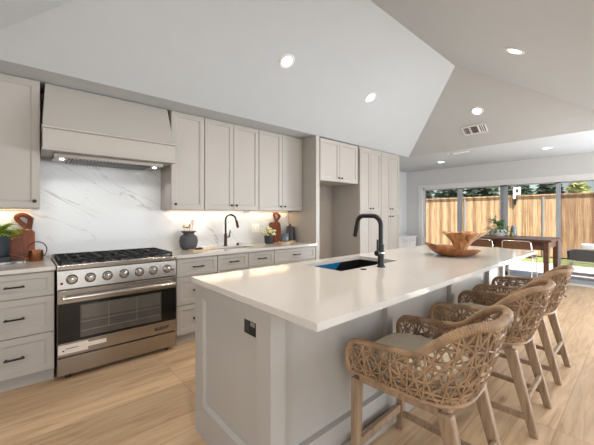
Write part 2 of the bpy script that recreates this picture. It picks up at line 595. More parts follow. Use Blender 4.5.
structure(MB().box(-3.1, 5.26, BACK, BACK + 0.12, 0, CZ).box(5.245, 5.365, BACK, 4.39, 0, CZ).build('wall_back', M['wall']))
structure(MB().box(5.365, 7.8, 4.27, 4.39, 0, CZ).build('wall_north', M['wall']))
structure(MB().box(3.171, 4.114, BACK - 0.008, BACK, 0, 1.81).build('alcove_backing', M['taupe']))  # thin panel over the alcove back, darker taupe than the wall paint
structure(MB().box(-3.1, -3.0, -3.0, -1.75, 0, CZ).box(-3.1, -3.0, 0.55, BACK, 0, CZ).box(-3.1, -3.0, -1.75, 0.55, 0, 0.6).box(-3.1, -3.0, -1.75, 0.55, 2.3, CZ).build('wall_left', M['wall']))
wf = MB().box(-3.1, -3.0, -1.75, -1.70, 0.6, 2.3).box(-3.1, -3.0, 0.5, 0.55, 0.6, 2.3).box(-3.09, -3.01, -0.625, -0.575, 0.65, 2.25)  # added window, out of view, gives the left-hand fill an opening
wf.box(-3.1, -3.0, -1.7, 0.5, 0.6, 0.65).box(-3.1, -3.0, -1.7, 0.5, 2.25, 2.3)
fr = structure(wf.build('window_5', M['trim']))
MB().box(-3.056, -3.05, -1.7, 0.5, 0.65, 2.25).build('window_pane', M['pane'], fr)
# unseen wall behind the photographer, three wide windows added to let daylight in
wb = MB().box(-3.1, 7.8, -3.1, -3.0, 0, 0.6).box(-3.1, 7.8, -3.1, -3.0, 2.3, CZ)
for xa, xb in ((-3.1, -2.4), (-0.2, 0.6), (2.8, 3.6), (5.8, 7.8)):
    wb.box(xa, xb, -3.1, -3.0, 0.6, 2.3)
structure(wb.build('wall_front', M['wall']))
for i, wx in enumerate((-1.3, 1.7, 4.7)):
    w_ = MB()
    w_.box(wx - 1.1, wx - 1.05, -3.1, -3.0, 0.6, 2.3).box(wx + 1.05, wx + 1.1, -3.1, -3.0, 0.6, 2.3).box(wx - 0.025, wx + 0.025, -3.09, -3.01, 0.65, 2.25)
    w_.box(wx - 1.05, wx + 1.05, -3.1, -3.0, 0.6, 0.65).box(wx - 1.05, wx + 1.05, -3.1, -3.0, 2.25, 2.3)
    fr = structure(w_.build('window_%d' % (i + 1), M['trim']))
    MB().box(wx - 1.05, wx + 1.05, -3.056, -3.05, 0.65, 2.25).build('window_pane', M['pane'], fr)
# glass wall
DY0, DY1, DZ = 0.22, 3.84, 2.0
structure(MB().box(7.7, 7.8, -3.0, -2.65, 0, CZ).box(7.7, 7.8, -0.25, DY0, 0, CZ).box(7.7, 7.8, -2.65, -0.25, 0, 0.16).box(7.7, 7.8, -2.65, -0.25, 2.06, CZ).box(7.7, 7.8, DY1, 4.27, 0, CZ).box(7.7, 7.8, DY0, DY1, DZ, CZ).build('wall_right', M['wall']))
fr = MB()
fr.box(7.685, 7.715, DY1 - 0.01, DY1 + 0.09, 0, DZ + 0.07, 0.003).box(7.685, 7.715, DY0 - 0.09, DY0 + 0.01, 0, DZ + 0.07, 0.003)
fr.box(7.683, 7.717, DY0 - 0.1, DY1 + 0.1, DZ - 0.01, DZ + 0.06, 0.003)
fr.box(7.72, 7.80, DY1 - 0.055, DY1, 0, DZ).box(7.72, 7.80, DY0, DY0 + 0.055, 0, DZ).box(7.72, 7.80, DY0, DY1, DZ - 0.05, DZ)
fr.box(7.68, 7.80, DY0, DY1, 0.0, 0.025)
door = structure(fr.build('door_1', M['trim']))
structure_edges = [3.785, 2.943, 2.045, 1.138, 0.275]
widths = [0.0, 0.05, 0.074, 0.034, 0.0]
for i in range(4):
    ya, yb = structure_edges[i + 1] + widths[i + 1] * 0.0, structure_edges[i]
    xo = 7.735 if i % 2 == 0 else 7.765
    wl = widths[i + 1] if widths[i + 1] else 0.04
    wr = widths[i] if widths[i] else 0.012
    st = MB()
    st.box(xo, xo + 0.03, ya, ya + wl, 0.025, DZ - 0.05).box(xo, xo + 0.03, yb - wr, yb, 0.025, DZ - 0.05)
    st.box(xo, xo + 0.03, ya, yb, 0.025, 0.10).box(xo, xo + 0.03, ya, yb, DZ - 0.075, DZ - 0.05)
    pf = st.build('door_sash', M['sash'], door)
    MB().box(xo + 0.012, xo + 0.018, ya + wl, yb - wr, 0.10, DZ - 0.075).build('glass_pane', M['screen_pane'] if i == 3 else M['pane'], pf)
wf = MB().box(7.69, 7.8, -2.65, -2.59, 0.16, 2.06).box(7.69, 7.8, -0.31, -0.25, 0.16, 2.06).box(7.69, 7.8, -1.48, -1.42, 0.16, 2.06)  # added window, out of view, as source of the right-hand fill
wf.box(7.69, 7.8, -2.65, -0.25, 0.16, 0.22).box(7.69, 7.8, -2.65, -0.25, 2.0, 2.06)
fr = structure(wf.build('window_4', M['trim']))
MB().box(7.745, 7.75, -2.59, -0.31, 0.22, 2.0).build('window_pane', M['pane'], fr)
structure(MB().box(5.365, 7.7, 4.255, 4.27, 0, 0.11, 0.002).build('baseboard_north', M['trim']))
structure(MB().box(7.685, 7.7, DY1 + 0.09, 4.255, 0, 0.11).box(7.685, 7.7, -3.0, DY0 - 0.09, 0, 0.11).build('baseboard_right', M['trim']))

# ------------------------------------------------------------------ outdoors
structure(MB().box(7.8, 10.9, -4, 9, -0.16, -0.04).build('patio', M['concrete']))
structure(MB().box(10.9, 40, -25, 40, -0.3, -0.09).build('lawn', M['grass']))
FX = 12.8
fn = thing('board_fence', 'tall cedar board fence in sunlight beyond the sliding glass doors', 'fence', (FX, 3, -0.09))
random.seed(4)
fb = MB()
y = -6.0
while y < 12:
    fb.box(FX - 0.012, FX + 0.008 + random.uniform(-.006, .006), y + 0.003, y + 0.137, -0.05, 1.93)
    y += 0.14
fb.build('board_panel', M['fence'], fn)
MB().box(FX - 0.03, FX + 0.012, -6, 12, 1.86, 1.94).box(FX - 0.07, FX + 0.05, -6, 12, 1.94, 1.98).build('cap_rail', M['fence'], fn)
for py in (-3.0, -0.6, 2.25, 4.65, 7.05):
    MB().tube([(FX - 0.035, py, -0.09), (FX - 0.035, py, 1.9)], 0.03, 10).build('post', M['galv'], fn)

ln = thing('fence_lantern', 'white box lantern fixed to the top of the cedar fence', 'lantern', (FX - 0.06, 2.95, 1.66))
MB().box(FX - 0.09, FX - 0.031, 3.0, 3.06, 1.66, 1.90).build('bracket', M['black'], ln)
lb_ = MB().box(FX - 0.165, FX - 0.072, 2.99, 3.06, 1.86, 2.20, 0.008).box(FX - 0.165, FX - 0.072, 2.855, 2.905, 2.0, 2.26, 0.008)
lb_.box(FX - 0.165, FX - 0.072, 2.86, 3.04, 2.18, 2.25, 0.008).box(FX - 0.165, FX - 0.072, 2.86, 3.04, 1.98, 2.06, 0.008)
lb_.build('lantern_box', M['white'], ln)
MB().box(FX - 0.13, FX - 0.085, 2.90, 2.995, 2.05, 2.19).build('dark_lens', M['planter'], ln)

def tree(name, label, x, y, h, rx, ry, z0, material, n, seed, leaf=0.16, group='trees behind the fence'):
    random.seed(seed)
    t = thing(name, label, 'tree', (x, y, -0.1), group)
    MB().tube([(x, y, -0.1), (x + .05, y, z0 + 0.5), (x, y + .1, h * 0.75)], [0.14, 0.1, 0.04], 8).build('trunk', M['bark'], t)
    m_ = MB()
    cz, rz = (z0 + h) / 2, (h - z0) / 2
    for i in range(n):
        a, cth = random.uniform(0, 2 * pi), random.uniform(-1, 1)
        r = random.uniform(0.55, 1.0) * (1 + 0.22 * noise.noise(Vector((cos(a) * 2, sin(a) * 2, cth * 2 + seed))))
        s_ = sqrt(1 - cth * cth)
        p = Vector((x + rx * r * s_ * cos(a), y + ry * r * s_ * sin(a), cz + rz * r * cth))
        q = Matrix.Rotation(random.uniform(0, 6.3), 3, 'Z') @ Matrix.Rotation(random.uniform(0, 3.1), 3, 'X')
        l = leaf * random.uniform(0.6, 1.3)
        pts = [q @ Vector(v) for v in ((-l, 0, 0), (0, -l * .45, l * .1), (l, 0, 0), (0, l * .45, l * .1))]
        m_.bm.faces.new([m_.bm.verts.new(p + v) for v in pts])
    m_.build('foliage', material, t)
    return t

hl = MB()
def hillf(u, v):
    yy = -40 + 110 * u
    hgt = 3.2 + 1.3 * noise.noise(Vector((yy * 0.10, 0, 3))) + 0.5 * noise.noise(Vector((yy * 0.5, 1, 3)))
    return (44 + 8 * v, yy, -0.3 + (hgt + 0.3) * sin(v * pi) if 0 < v < 1 else -0.3)
structure(hl.grid(hillf, 160, 10).build('hill', M['hill'], smooth=True))
specs = [
    ('dense_tree', 'dark dense tree behind the fence at its end by the white wall corner', 16.0, 8.1, 3.7, 0.9, 0.6, 0.6, 'foliage'),
    ('dense_tree', 'dark tree over the fence seen through the door pane by the wall corner', 16.2, 6.6, 3.5, 0.9, 0.6, 0.5, 'foliage'),
    ('dense_tree', 'dark tree over the fence seen through the second door pane from wall corner', 16.0, 5.1, 3.4, 0.9, 0.6, 0.5, 'foliage'),
    ('dense_tree', 'dark tree behind the fence just past the white box lantern', 16.2, 3.75, 3.1, 0.9, 0.5, 0.5, 'foliage'),
    ('dense_tree', 'low dark tree behind fence left of the pale yellow-green tree', 16.0, 2.62, 2.75, 0.8, 0.4, 0.5, 'foliage'),
    ('pale_tree', 'pale yellow-green tree rising above the fence outside', 15.2, 1.68, 2.75, 0.5, 0.34, 1.0, 'foliage_pale'),
]
for i, (nm, lb, x, y, h, rx, ry, z0, mk) in enumerate(specs):
    tree(nm, lb, x, y, h, rx, ry, z0, M[mk], 2200 if mk == 'foliage' else 700, 11 + i, 0.17 if mk == 'foliage' else 0.1)

# garden chair on the patio
gc = thing('patio_chair', 'low grey sling lounge chair on the patio outside the glass doors', 'chair', (9.25, 0.85, -0.04))
gx, gy = 9.25, 0.85
f_ = MB()
for s in (-1, 1):
    yy = gy + s * 0.30
    f_.tube([(gx - .20, yy - .03 * s, 0.30), (gx - .30, yy + .05 * s, -0.04), (gx - .02, yy + .05 * s, -0.04), (gx - .06, yy - .03 * s, 0.26)], 0.011, 8)
    f_.tube([(gx + .22, yy - .03 * s, 0.28), (gx + .34, yy + .05 * s, -0.04), (gx + .10, yy + .05 * s, -0.04), (gx + .10, yy - .03 * s, 0.26)], 0.011, 8)
f_.tube([(gx - .2, gy - .29, .27), (gx - .2, gy + .29, .27)], 0.01, 8).tube([(gx + .22, gy - .29, .27), (gx + .22, gy + .29, .27)], 0.01, 8)
f_.build('frame', M['galv'], gc, smooth=True)
sl = MB()
def slingf(u, v):
    e = abs(2 * v - 1)
    if u < .55:
        x = gx + 0.33 - 0.50 * u / .55
        z = 0.30 - 0.02 * sin(pi * u / .55)
    else:
        q = (u - .55) / .45
        x = gx - 0.17 - 0.13 * q
        z = 0.30 + 0.28 * q * (1 - 0.25 * e ** 6)
    return (x, gy - .32 + .64 * v, z + .06 * e ** 4 * (1 if u < .55 else 0))
sl.grid(slingf, 24, 14)
so = sl.build('sling_seat', M['mesh_fabric'], gc, smooth=True)
so.modifiers.new('t', 'SOLIDIFY').thickness = 0.012
pw = thing('outdoor_pillow', 'white pillow propped against the back of the grey patio chair', 'pillow', (gx - 0.10, gy - 0.08, 0.32))
MB().hexa([(gx - .12, gy - .28, .325), (gx - .02, gy - .28, .325), (gx - .02, gy + .10, .325), (gx - .12, gy + .10, .325),
           (gx - .235, gy - .28, .68), (gx - .15, gy - .28, .70), (gx - .15, gy + .10, .70), (gx - .235, gy + .10, .68)], 0.03).build('cushion_cover', M['white'], pw, smooth=True)

# ------------------------------------------------------------------ cabinets
FACE = 3.1        # face of base cabinets
def YF(y0):
    return lambda u, z, n: (u, y0 - n, z)

def bar_handle(parent, xc, z, yface, length=0.115):
    h = MB()
    h.bar((xc - length / 2, yface - 0.032, z), (xc + length / 2, yface - 0.032, z), 0.010, 0.012, 0.002)
    for s in (-1, 1):
        h.box(xc + s * (length / 2 - 0.012) - 0.006, xc + s * (length / 2 - 0.012) + 0.006, yface - 0.032, yface, z - 0.006, z + 0.006)
    return h.build('handle', M['black'], parent)

def knob(parent, x, z, yface):
    k = MB()
    k.lathe([(0, 0), (0.005, 0), (0.005, -0.012), (0.013, -0.016), (0.0145, -0.022), (0.012, -0.027), (0, -0.028)], (x, yface, z), 16, 'Y')
    return k.build('knob', M['black'], parent, smooth=True)

def base_cabinet(label, x0, x1, fronts, toe=0.1, sink_space=False):
    """fronts: (kind, xa, xb, za, zb, (handles))"""
    t = thing('base_cabinet', label, 'cabinet', ((x0 + x1) / 2, FACE, 0), 'base cabinets along the back wall')
    c = MB()
    if sink_space:
        c.box(x0, x1, FACE + 0.02, BACK - 0.002, toe, 0.68).box(x0, x1, FACE + 0.02, FACE + 0.10, 0.68, 0.883)
        c.box(x0, x0 + 0.02, FACE + 0.10, BACK - 0.002, 0.68, 0.883).box(x1 - 0.02, x1, FACE + 0.10, BACK - 0.002, 0.68, 0.883)
    else:
        c.box(x0, x1, FACE + 0.02, BACK - 0.002, toe, 0.883)
    c.build('body', M['cab'], t)
    MB().box(x0, x1, FACE + 0.075, BACK - 0.002, 0.0, toe).build('toe_kick', M['cab'], t)
    for kind, xa, xb, za, zb, hs in fronts:
        d = MB().shaker(xa, xb, za, zb, YF(FACE + 0.02), 0.02, 0.05 if zb - za < 0.22 else 0.058).build(kind, M['cab'], t)
        for (hk, hx, hz) in hs:
            if hk == 'bar':
                bar_handle(d, hx, hz, FACE)
            else:
                knob(d, hx, hz, FACE)
    return t

def three_drawers(x0, x1):
    xc = (x0 + x1) / 2
    return [('drawer', x0, x1, 0.690, 0.875, [('bar', xc, 0.783)]),
            ('drawer', x0, x1, 0.404, 0.688, [('bar', xc, 0.546)]),
            ('drawer', x0, x1, 0.108, 0.402, [('bar', xc, 0.255)])]

base_cabinet('greige three-drawer base cabinet touching the range, with watering can end of counter above', -0.28, 0.19, three_drawers(-0.28, 0.19))
base_cabinet('greige three-drawer base cabinet at the cut-off end of counter below the fern', -1.04, -0.282, three_drawers(-1.04, -0.282))
base_cabinet('narrow greige three-drawer cabinet between the range and the small bar sink', 1.145, 1.59, three_drawers(1.145, 1.59))
def sink_base(x0, xm, x1):
    return [('drawer_front', x0, xm, 0.700, 0.875, [('bar', (x0 + xm) / 2, 0.79)]),
            ('drawer_front', xm, x1, 0.700, 0.875, [('bar', (xm + x1) / 2, 0.79)]),
            ('door', x0, xm, 0.108, 0.698, [('bar', xm - 0.09, 0.64)]),
            ('door', xm, x1, 0.108, 0.698, [('bar', xm + 0.09, 0.64)])]
base_cabinet('greige base cabinet with two drawer fronts below the small bar sink', 1.592, 2.366, sink_base(1.592, 1.986, 2.366), sink_space=True)
base_cabinet('greige base cabinet with one wide drawer beside the fridge alcove panel', 2.368, 3.095,
             [('drawer', 2.368, 3.095, 0.700, 0.875, [('bar', 2.732, 0.79)]),
              ('door', 2.368, 2.732, 0.108, 0.698, [('bar', 2.66, 0.64)]),
              ('door', 2.732, 3.095, 0.108, 0.698, [('bar', 2.80, 0.64)])])

UF = 3.37
def upper_cabinet(label, x0, x1, z0, z1, doors, yf=UF, knobs=(), name='wall_cabinet', group='wall cabinets above the back counter'):
    t = thing(name, label, 'cabinet', ((x0 + x1) / 2, yf, z0), group)
    MB().box(x0, x1, yf + 0.02, BACK - 0.002, z0, z1).build('body', M['cab'], t)
    for (xa, xb, kx) in doors:
        d = MB().shaker(xa, xb, z0 + 0.002, z1 - 0.003, YF(yf + 0.02), 0.02, 0.06).build('door', M['cab'], t)
        knob(d, kx, z0 + 0.06, yf)
    return t

upper_cabinet('greige wall cabinet above the fern and watering can, beside range hood', -0.31, 0.112, 1.371, 2.4385, [(-0.31, 0.112, 0.075)])
upper_cabinet('greige wall cabinet at the cut-off end of the row, mostly out of view', -1.03, -0.312, 1.371, 2.4385, [(-1.03, -0.671, -0.71), (-0.671, -0.312, -0.63)])
upper_cabinet('single-door greige wall cabinet touching the range hood above the dark jar', 1.19, 1.566, 1.371, 2.4385, [(1.19, 1.566, 1.232)])
upper_cabinet('double-door greige wall cabinet above the bronze bar faucet', 1.570, 2.318, 1.371, 2.4385, [(1.570, 1.946, 1.91), (1.946, 2.318, 1.98)])
upper_cabinet('double-door greige wall cabinet above pitcher, next to tall fridge panel', 2.322, 3.095, 1.371, 2.4385, [(2.322, 2.712, 2.676), (2.712, 3.095, 2.748)])

# tall panel, cabinet over the fridge alcove, pantry
pn = MB().box(3.10, 3.17, FACE - 0.005, BACK - 0.002, 0, 2.438, 0.002).build('fridge_panel', M['cab'])
tag(pn, 'tall greige end panel between the back counter and empty fridge alcove', 'panel')
upper_cabinet('short two-door greige cabinet bridging the empty fridge alcove', 3.172, 4.075, 1.812, 2.425, [(3.19, 3.615, 3.58), (3.615, 4.06, 3.65)], yf=FACE, name='bridge_cabinet', group=None)
def pantry(label, x0, x1):
    t = thing('pantry_cabinet', label, 'cabinet', ((x0 + x1) / 2, FACE, 0), 'tall pantry cabinets')
    MB().box(x0, x1, FACE + 0.02, BACK - 0.002, 0.1, 2.436).build('body', M['cab'], t)
    MB().box(x0, x1, FACE + 0.075, BACK - 0.002, 0, 0.1).build('toe_kick', M['cab'], t)
    xm = (x0 + x1) / 2
    for za, zb, kz in ((0.108, 1.364, 1.285), (1.370, 2.40, 1.42)):
        for xa, xb, kx in ((x0 + .004, xm, xm - 0.04), (xm, x1 - .004, xm + 0.04)):
            d = MB().shaker(xa, xb, za, zb, YF(FACE + 0.02), 0.02, 0.06).build('door', M['cab'], t)
            knob(d, kx, kz, FACE)
    return t
pantry('tall four-door greige pantry cabinet beside the fridge alcove', 4.115, 4.722)
pantry('tall four-door greige pantry cabinet at the end toward the dining area', 4.724, 5.335)

# ------------------------------------------------------------------ worktops, backsplash
CT = 0.914
wl = MB().box(-1.04, 0.196, 3.07, 3.70, 0.884, CT, 0.003).build('countertop', M['quartz'])
tag(wl, 'short white quartz countertop beside range, holding fern and watering can', 'countertop')
HX0, HX1, HY0, HY1 = 1.75, 2.18, 3.25, 3.50
wr = MB().box(1.135, HX0, 3.07, 3.70, 0.884, CT).box(HX1, 3.098, 3.07, 3.70, 0.884, CT)
wr.box(HX0, HX1, 3.07, HY0, 0.884, CT).box(HX0, HX1, HY1, 3.70, 0.884, CT)
tag(wr.build('countertop', M['quartz']), 'white quartz countertop along the wall with the bronze bar faucet and jar', 'countertop')
sp = MB().box(-1.04, 3.098, 3.70, 3.719, 0.90, 1.371).box(0.114, 1.188, 3.70, 3.719, 1.371, 1.93)
tag(sp.build('backsplash', M['splash']), 'white marble slab backsplash with diagonal grey veins behind the range', 'backsplash')

def sink_basin(name, label, x0, x1, y0, y1, ztop, depth, material, film=False):
    t = thing(name, label, 'sink', ((x0 + x1) / 2, (y0 + y1) / 2, ztop - depth))
    w = 0.012
    s = MB()
    s.box(x0 - w, x0, y0 - w, y1 + w, ztop - depth, ztop).box(x1, x1 + w, y0 - w, y1 + w, ztop - depth, ztop)
    s.box(x0, x1, y0 - w, y0, ztop - depth, ztop).box(x0, x1, y1, y1 + w, ztop - depth, ztop)
    s.box(x0, x1, y0, y1, ztop - depth, ztop - depth + w)
    s.build('basin', material, t)
    d = MB().lathe([(0, 0.004), (0.035, 0.004), (0.045, 0.001), (0.045, 0), (0, 0)], ((x0 + x1) / 2, (y0 + y1) / 2, ztop - depth + w), 20)
    d.build('drain', M['steel'], t, smooth=True)
    if film:
        poly = [(x0 + 0.001, ztop - 0.001), (x0 + 0.001, ztop - depth + 0.02), (x0 + 0.20, ztop - depth + 0.02), (x0 + 0.47, ztop - 0.001)]
        fo = MB().prism(poly, lambda u, v, n: (u, y1 - n, v), 0.0005, 0.002).box(x0 + .0005, x0 + .002, y0 + .01, y1 - .003, ztop - depth + .02, ztop - .001).build('protective_film', M['film'], t)
        fo['label'] = 'blue protective film'
    return t
sink_basin('bar_sink', 'small bar sink set in the back counter below the bronze faucet', HX0, HX1, HY0, HY1, 0.884, 0.18, M['bronze'])

# ------------------------------------------------------------------ range hood
hd = thing('range_hood', 'greige tapered range hood above the stainless range', 'hood', (0.645, 3.45, 1.84))
MB().hexa([(0.12, 3.215, 2.02), (1.165, 3.215, 2.02), (1.165, 3.70, 2.02), (0.12, 3.70, 2.02),
           (0.145, 3.375, 2.432), (1.15, 3.375, 2.432), (1.15, 3.70, 2.432), (0.145, 3.70, 2.432)]).build('canopy', M['cab'], hd)
hb = MB()
hb.box(0.122, 1.163, 3.21, 3.228, 1.85, 2.02).box(0.122, 0.14, 3.228, 3.69, 1.85, 2.02).box(1.145, 1.163, 3.228, 3.69, 1.85, 2.02)
hb.build('band', M['cab'], hd)
for z in (1.84, 2.02):
    MB().box(0.114, 1.176, 3.186, 3.235, z, z + 0.020, 0.005).box(0.116, 0.14, 3.235, 3.60, z, z + 0.018, .004).box(1.146, 1.172, 3.235, 3.60, z, z + 0.018, .004).build('moulding', M['cab'], hd)
MB().box(0.14, 1.145, 3.235, 3.69, 1.845, 1.856).build('soffit_board', M['cab'], hd)
ins = MB().box(0.20, 1.085, 3.30, 3.66, 1.805, 1.846, 0.004).build('liner', M['steel'], hd)
bf = MB()
for i in range(26):
    xx = 0.30 + i * 0.0265
    bf.hexa([(xx, 3.34, 1.797), (xx + .012, 3.34, 1.793), (xx + .012, 3.62, 1.793), (xx, 3.62, 1.797), (xx, 3.34, 1.806), (xx + .012, 3.34, 1.806), (xx + .012, 3.62, 1.806), (xx, 3.62, 1.806)])
bf.build('baffle_filter', M['steel_dark'], hd)
for lx in (0.258, 1.03):
    MB().lathe([(0, -0.004), (0.014, -0.004), (0.018, 0), (0, 0)], (lx, 3.40, 1.804), 20).build('lamp_lens', M['puck'], hd)
    lamp('hood_lamp', 'SPOT', (lx, 3.42, 1.795), 3, (1, 0.97, 0.92), (0, 0.12, -1), spot_size=radians(120), spot_blend=0.8, shadow_soft_size=0.03)

# ------------------------------------------------------------------ range
RX0, RX1, RF = 0.205, 1.125, 3.06
rg = thing('gas_range', 'wide stainless steel gas range between the drawer cabinets', 'range', (0.665, 3.35, 0))
MB().box(RX0, RX1, RF + 0.04, 3.695, 0.06, 0.885).build('body', M['steel'], rg)
top = MB()
top.box(RX0 - 0.004, RX1 + 0.004, RF - 0.015, 3.695, 0.878, 0.918, 0.006)
top.build('cooktop', M['steel'], rg)
MB().box(RX0 + 0.01, RX1 - 0.01, RF + 0.045, 3.66, 0.917, 0.921).build('burner_tray', M['enamel'], rg)
MB().box(RX0, RX1, 3.665, 3.698, 0.90, 0.948, 0.004).build('back_guard', M['steel'], rg)
pnl = MB().hexa([(RX0, RF - 0.005, 0.725), (RX1, RF - 0.005, 0.725), (RX1, RF + 0.05, 0.725), (RX0, RF + 0.05, 0.725),
                 (RX0, RF + 0.012, 0.872), (RX1, RF + 0.012, 0.872), (RX1, RF + 0.05, 0.872), (RX0, RF + 0.05, 0.872)], 0.003).build('control_panel', M['steel'], rg)
for i, kx in enumerate((0.298, 0.422, 0.545, 0.672, 0.795, 0.915, 1.043)):
    kc = (kx, RF + 0.004, 0.798)
    kb = MB().lathe([(0, 0.004), (0.040, 0.004), (0.040, -0.006), (0.036, -0.011), (0.031, -0.008), (0, -0.008)], kc, 28, 'Y').build('knob_bezel', M['chrome'], rg, smooth=True)
    MB().lathe([(0.0355, -0.0085), (0.0355, -0.012), (0.030, -0.012), (0.030, -0.0085)], kc, 28, 'Y').build('knob_ring', M['steel_dark'], rg, smooth=True)
    k = MB().lathe([(0.029, -0.008), (0.029, -0.014), (0.024, -0.018), (0.022, -0.042), (0.018, -0.046), (0, -0.046)], kc, 28, 'Y')
    k.box(kx - 0.005, kx + 0.005, RF + 0.004 - 0.052, RF + 0.004 - 0.02, 0.778, 0.818, 0.002)
    k.build('knob', M['chrome'], rg, smooth=True)
MB().lathe([(0, -0.006), (0.008, -0.006), (0.010, 0.0), (0, 0.004)], (0.232, RF + 0.0, 0.772), 14, 'Y').build('indicator_lamp', M['red'], rg, smooth=True)
MB().lathe([(0, -0.006), (0.007, -0.006), (0.009, 0.0), (0, 0.004)], (1.098, RF + 0.0, 0.785), 14, 'Y').build('indicator_lamp', M['red'], rg, smooth=True)
# oven door
dr = MB()
dr.box(RX0, RX1, RF - 0.012, RF + 0.04, 0.195, 0.300, 0.003).box(RX0, RX1, RF - 0.012, RF + 0.04, 0.612, 0.716, 0.003)
odr = dr.build('oven_door', M['steel'], rg)
MB().box(RX0 + 0.002, RX1 - 0.002, RF - 0.008, RF + 0.02, 0.300, 0.612).build('door_glass', M['oven_glass'], odr)
wx0, wx1, wz0, wz1 = 0.352, 0.985, 0.322, 0.585
MB().box(wx0, wx1, RF - 0.0092, RF - 0.008, wz0, wz1).build('window', mat('oven_window_glass', (74, 72, 68), 0.08, 0.0, spec=0.9, var=0.1), odr)
rk = MB()
for z in (0.372, 0.445):
    rk.box(wx0 + 0.01, wx1 - 0.01, RF - 0.0102, RF - 0.0092, z, z + 0.004)
for i in range(14):
    z = 0.475 + i * 0.0075
    rk.box(wx0 + 0.012, wx1 - 0.012, RF - 0.0098, RF - 0.0092, z, z + 0.0016)
for x in (wx0 + .2, wx0 + .42):
    rk.box(x, x + .003, RF - 0.0098, RF - 0.0092, wz0 + .05, wz1 - .01)
rk.build('rack', mat('oven_rack_wire', (146, 142, 132), 0.35, 0.6), odr)
hn = MB().tube([(0.235, RF - 0.062, 0.662), (1.095, RF - 0.062, 0.662)], 0.0145, 16)
for x in (0.25, 1.08):
    hn.tube([(x, RF - 0.062, 0.662), (x, RF - 0.01, 0.662)], 0.011, 12)
hn.build('handle', M['chrome'], odr, smooth=True)
MB().box(RX0 + 0.004, RX0 + 0.20, RF - 0.0132, RF - 0.012, 0.215, 0.287).box(RX0 + 0.20, RX0 + 0.33, RF - 0.0132, RF - 0.012, 0.238, 0.272).build('sticker', mat('pale_sticker', (216, 208, 200), 0.4), odr)
MB().box(RX0 + 0.05, RX0 + 0.135, RF - 0.014, RF - 0.0132, 0.252, 0.257).box(RX0 + 0.03, RX0 + 0.042, RF - 0.014, RF - 0.0132, 0.236, 0.246).build('sticker_print', M['black'], odr)
# maker's lettering on the lower door rail
tcu = bpy.data.curves.new('badge', 'FONT')
tcu.body = 'KUCHT'
tcu.size = 0.038
tcu.extrude = 0.001
tcu.offset = 0.0012
tob = bpy.data.objects.new('badge_text', tcu)
tme = bpy.data.meshes.new_from_object(tob)
bpy.data.objects.remove(tob)
tme.transform(Matrix.Translation((0.925, RF - 0.0135, 0.230)) @ Matrix.Rotation(radians(90), 4, 'X'))
tme.transform(Matrix.Translation(-rg.location))
tme.materials.append(M['black'])
bd = bpy.data.objects.new('badge', tme)
C.objects.link(bd)
bd.parent = odr
MB().box(RX0, RX1, RF - 0.006, RF + 0.04, 0.045, 0.180, 0.003).build('kick_panel', M['steel'], rg)
for fx in (RX0 + 0.07, RX1 - 0.07):
    for fy in (RF + 0.06, 3.62):
        MB().cyl((fx, fy, 0), (fx, fy, 0.062), 0.018, 12).build('foot', M['steel_dark'], rg)
# burners and grates
for i in range(3):
    gx0 = RX0 + 0.016 + i * 0.297
    gx1 = gx0 + 0.292
    g = MB()
    gy0, gy1 = RF + 0.05, 3.655
    zt = 0.952
    for x in (gx0, gx1 - 0.012, (gx0 + gx1) / 2 - .006):
        g.box(x, x + 0.012, gy0, gy1, zt - 0.016, zt, 0.002)
    for yv in (gy0, (gy0 + gy1) / 2 - 0.006, gy1 - 0.012):
        g.box(gx0, gx1, yv, yv + 0.012, zt - 0.016, zt, 0.002)
    for bx_ in (gx0 + 0.075, gx0 + 0.217):
        g.box(bx_ - .004, bx_ + .004, gy0 + .06, gy0 + .24, zt - 0.014, zt - .001)
        g.box(bx_ - .004, bx_ + .004, gy1 - .24, gy1 - .06, zt - 0.014, zt - .001)
    for yv in (gy0 + 0.15, gy1 - 0.15):
        g.box(gx0, gx0 + .10, yv - .005, yv + .005, zt - 0.014, zt - .001)
        g.box(gx1 - .10, gx1, yv - .005, yv + .005, zt - 0.014, zt - .001)
    for x in (gx0, gx1 - 0.014):
        for yv in (gy0, gy1 - 0.014):
            g.box(x, x + .014, yv, yv + .014, 0.92, zt - .01)
    g.build('grate', M['iron'], rg)
    for yv in (gy0 + 0.15, gy1 - 0.15):
        MB().lathe([(0, 0.022), (0.03, 0.022), (0.034, 0.016), (0.034, 0.012), (0.048, 0.010), (0.05, 0.0), (0, 0)], ((gx0 + gx1) / 2, yv, 0.921), 22).build('burner', M['iron'], rg, smooth=True)

# ------------------------------------------------------------------ island
IZ = 0.932
IX0, IX1, IY0, IY1 = 0.785, 4.142, 0.778, 1.876
SX0, SX1, SY0, SY1 = 1.632, 2.362, 1.388, 1.782
it = MB()
it.box(IX0, SX0, IY0, IY1, IZ - 0.03, IZ).box(SX1, IX1, IY0, IY1, IZ - 0.03, IZ)
it.box(SX0, SX1, IY0, SY0, IZ - 0.03, IZ).box(SX0, SX1, SY1, IY1, IZ - 0.03, IZ)
bmesh.ops.remove_doubles(it.bm, verts=it.bm.verts[:], dist=1e-5)
tag(it.build('island_countertop', M['quartz']), 'long white quartz countertop overhanging the kitchen island on the stool side', 'countertop')
isl = thing('kitchen_island', 'long greige panelled kitchen island under the white countertop', 'island', (2.45, 1.45, 0))
BX0, BX1, BY0, BY1, BZ = 0.797, 4.10, 1.07, 1.845, IZ - 0.03
ib = MB()
ib.box(BX0 + 0.03, SX0 - 0.04, BY0 + 0.035, BY1, 0.0, BZ - 0.0005).box(SX1 + 0.04, BX1, BY0 + 0.035, BY1, 0.0, BZ - 0.0005)
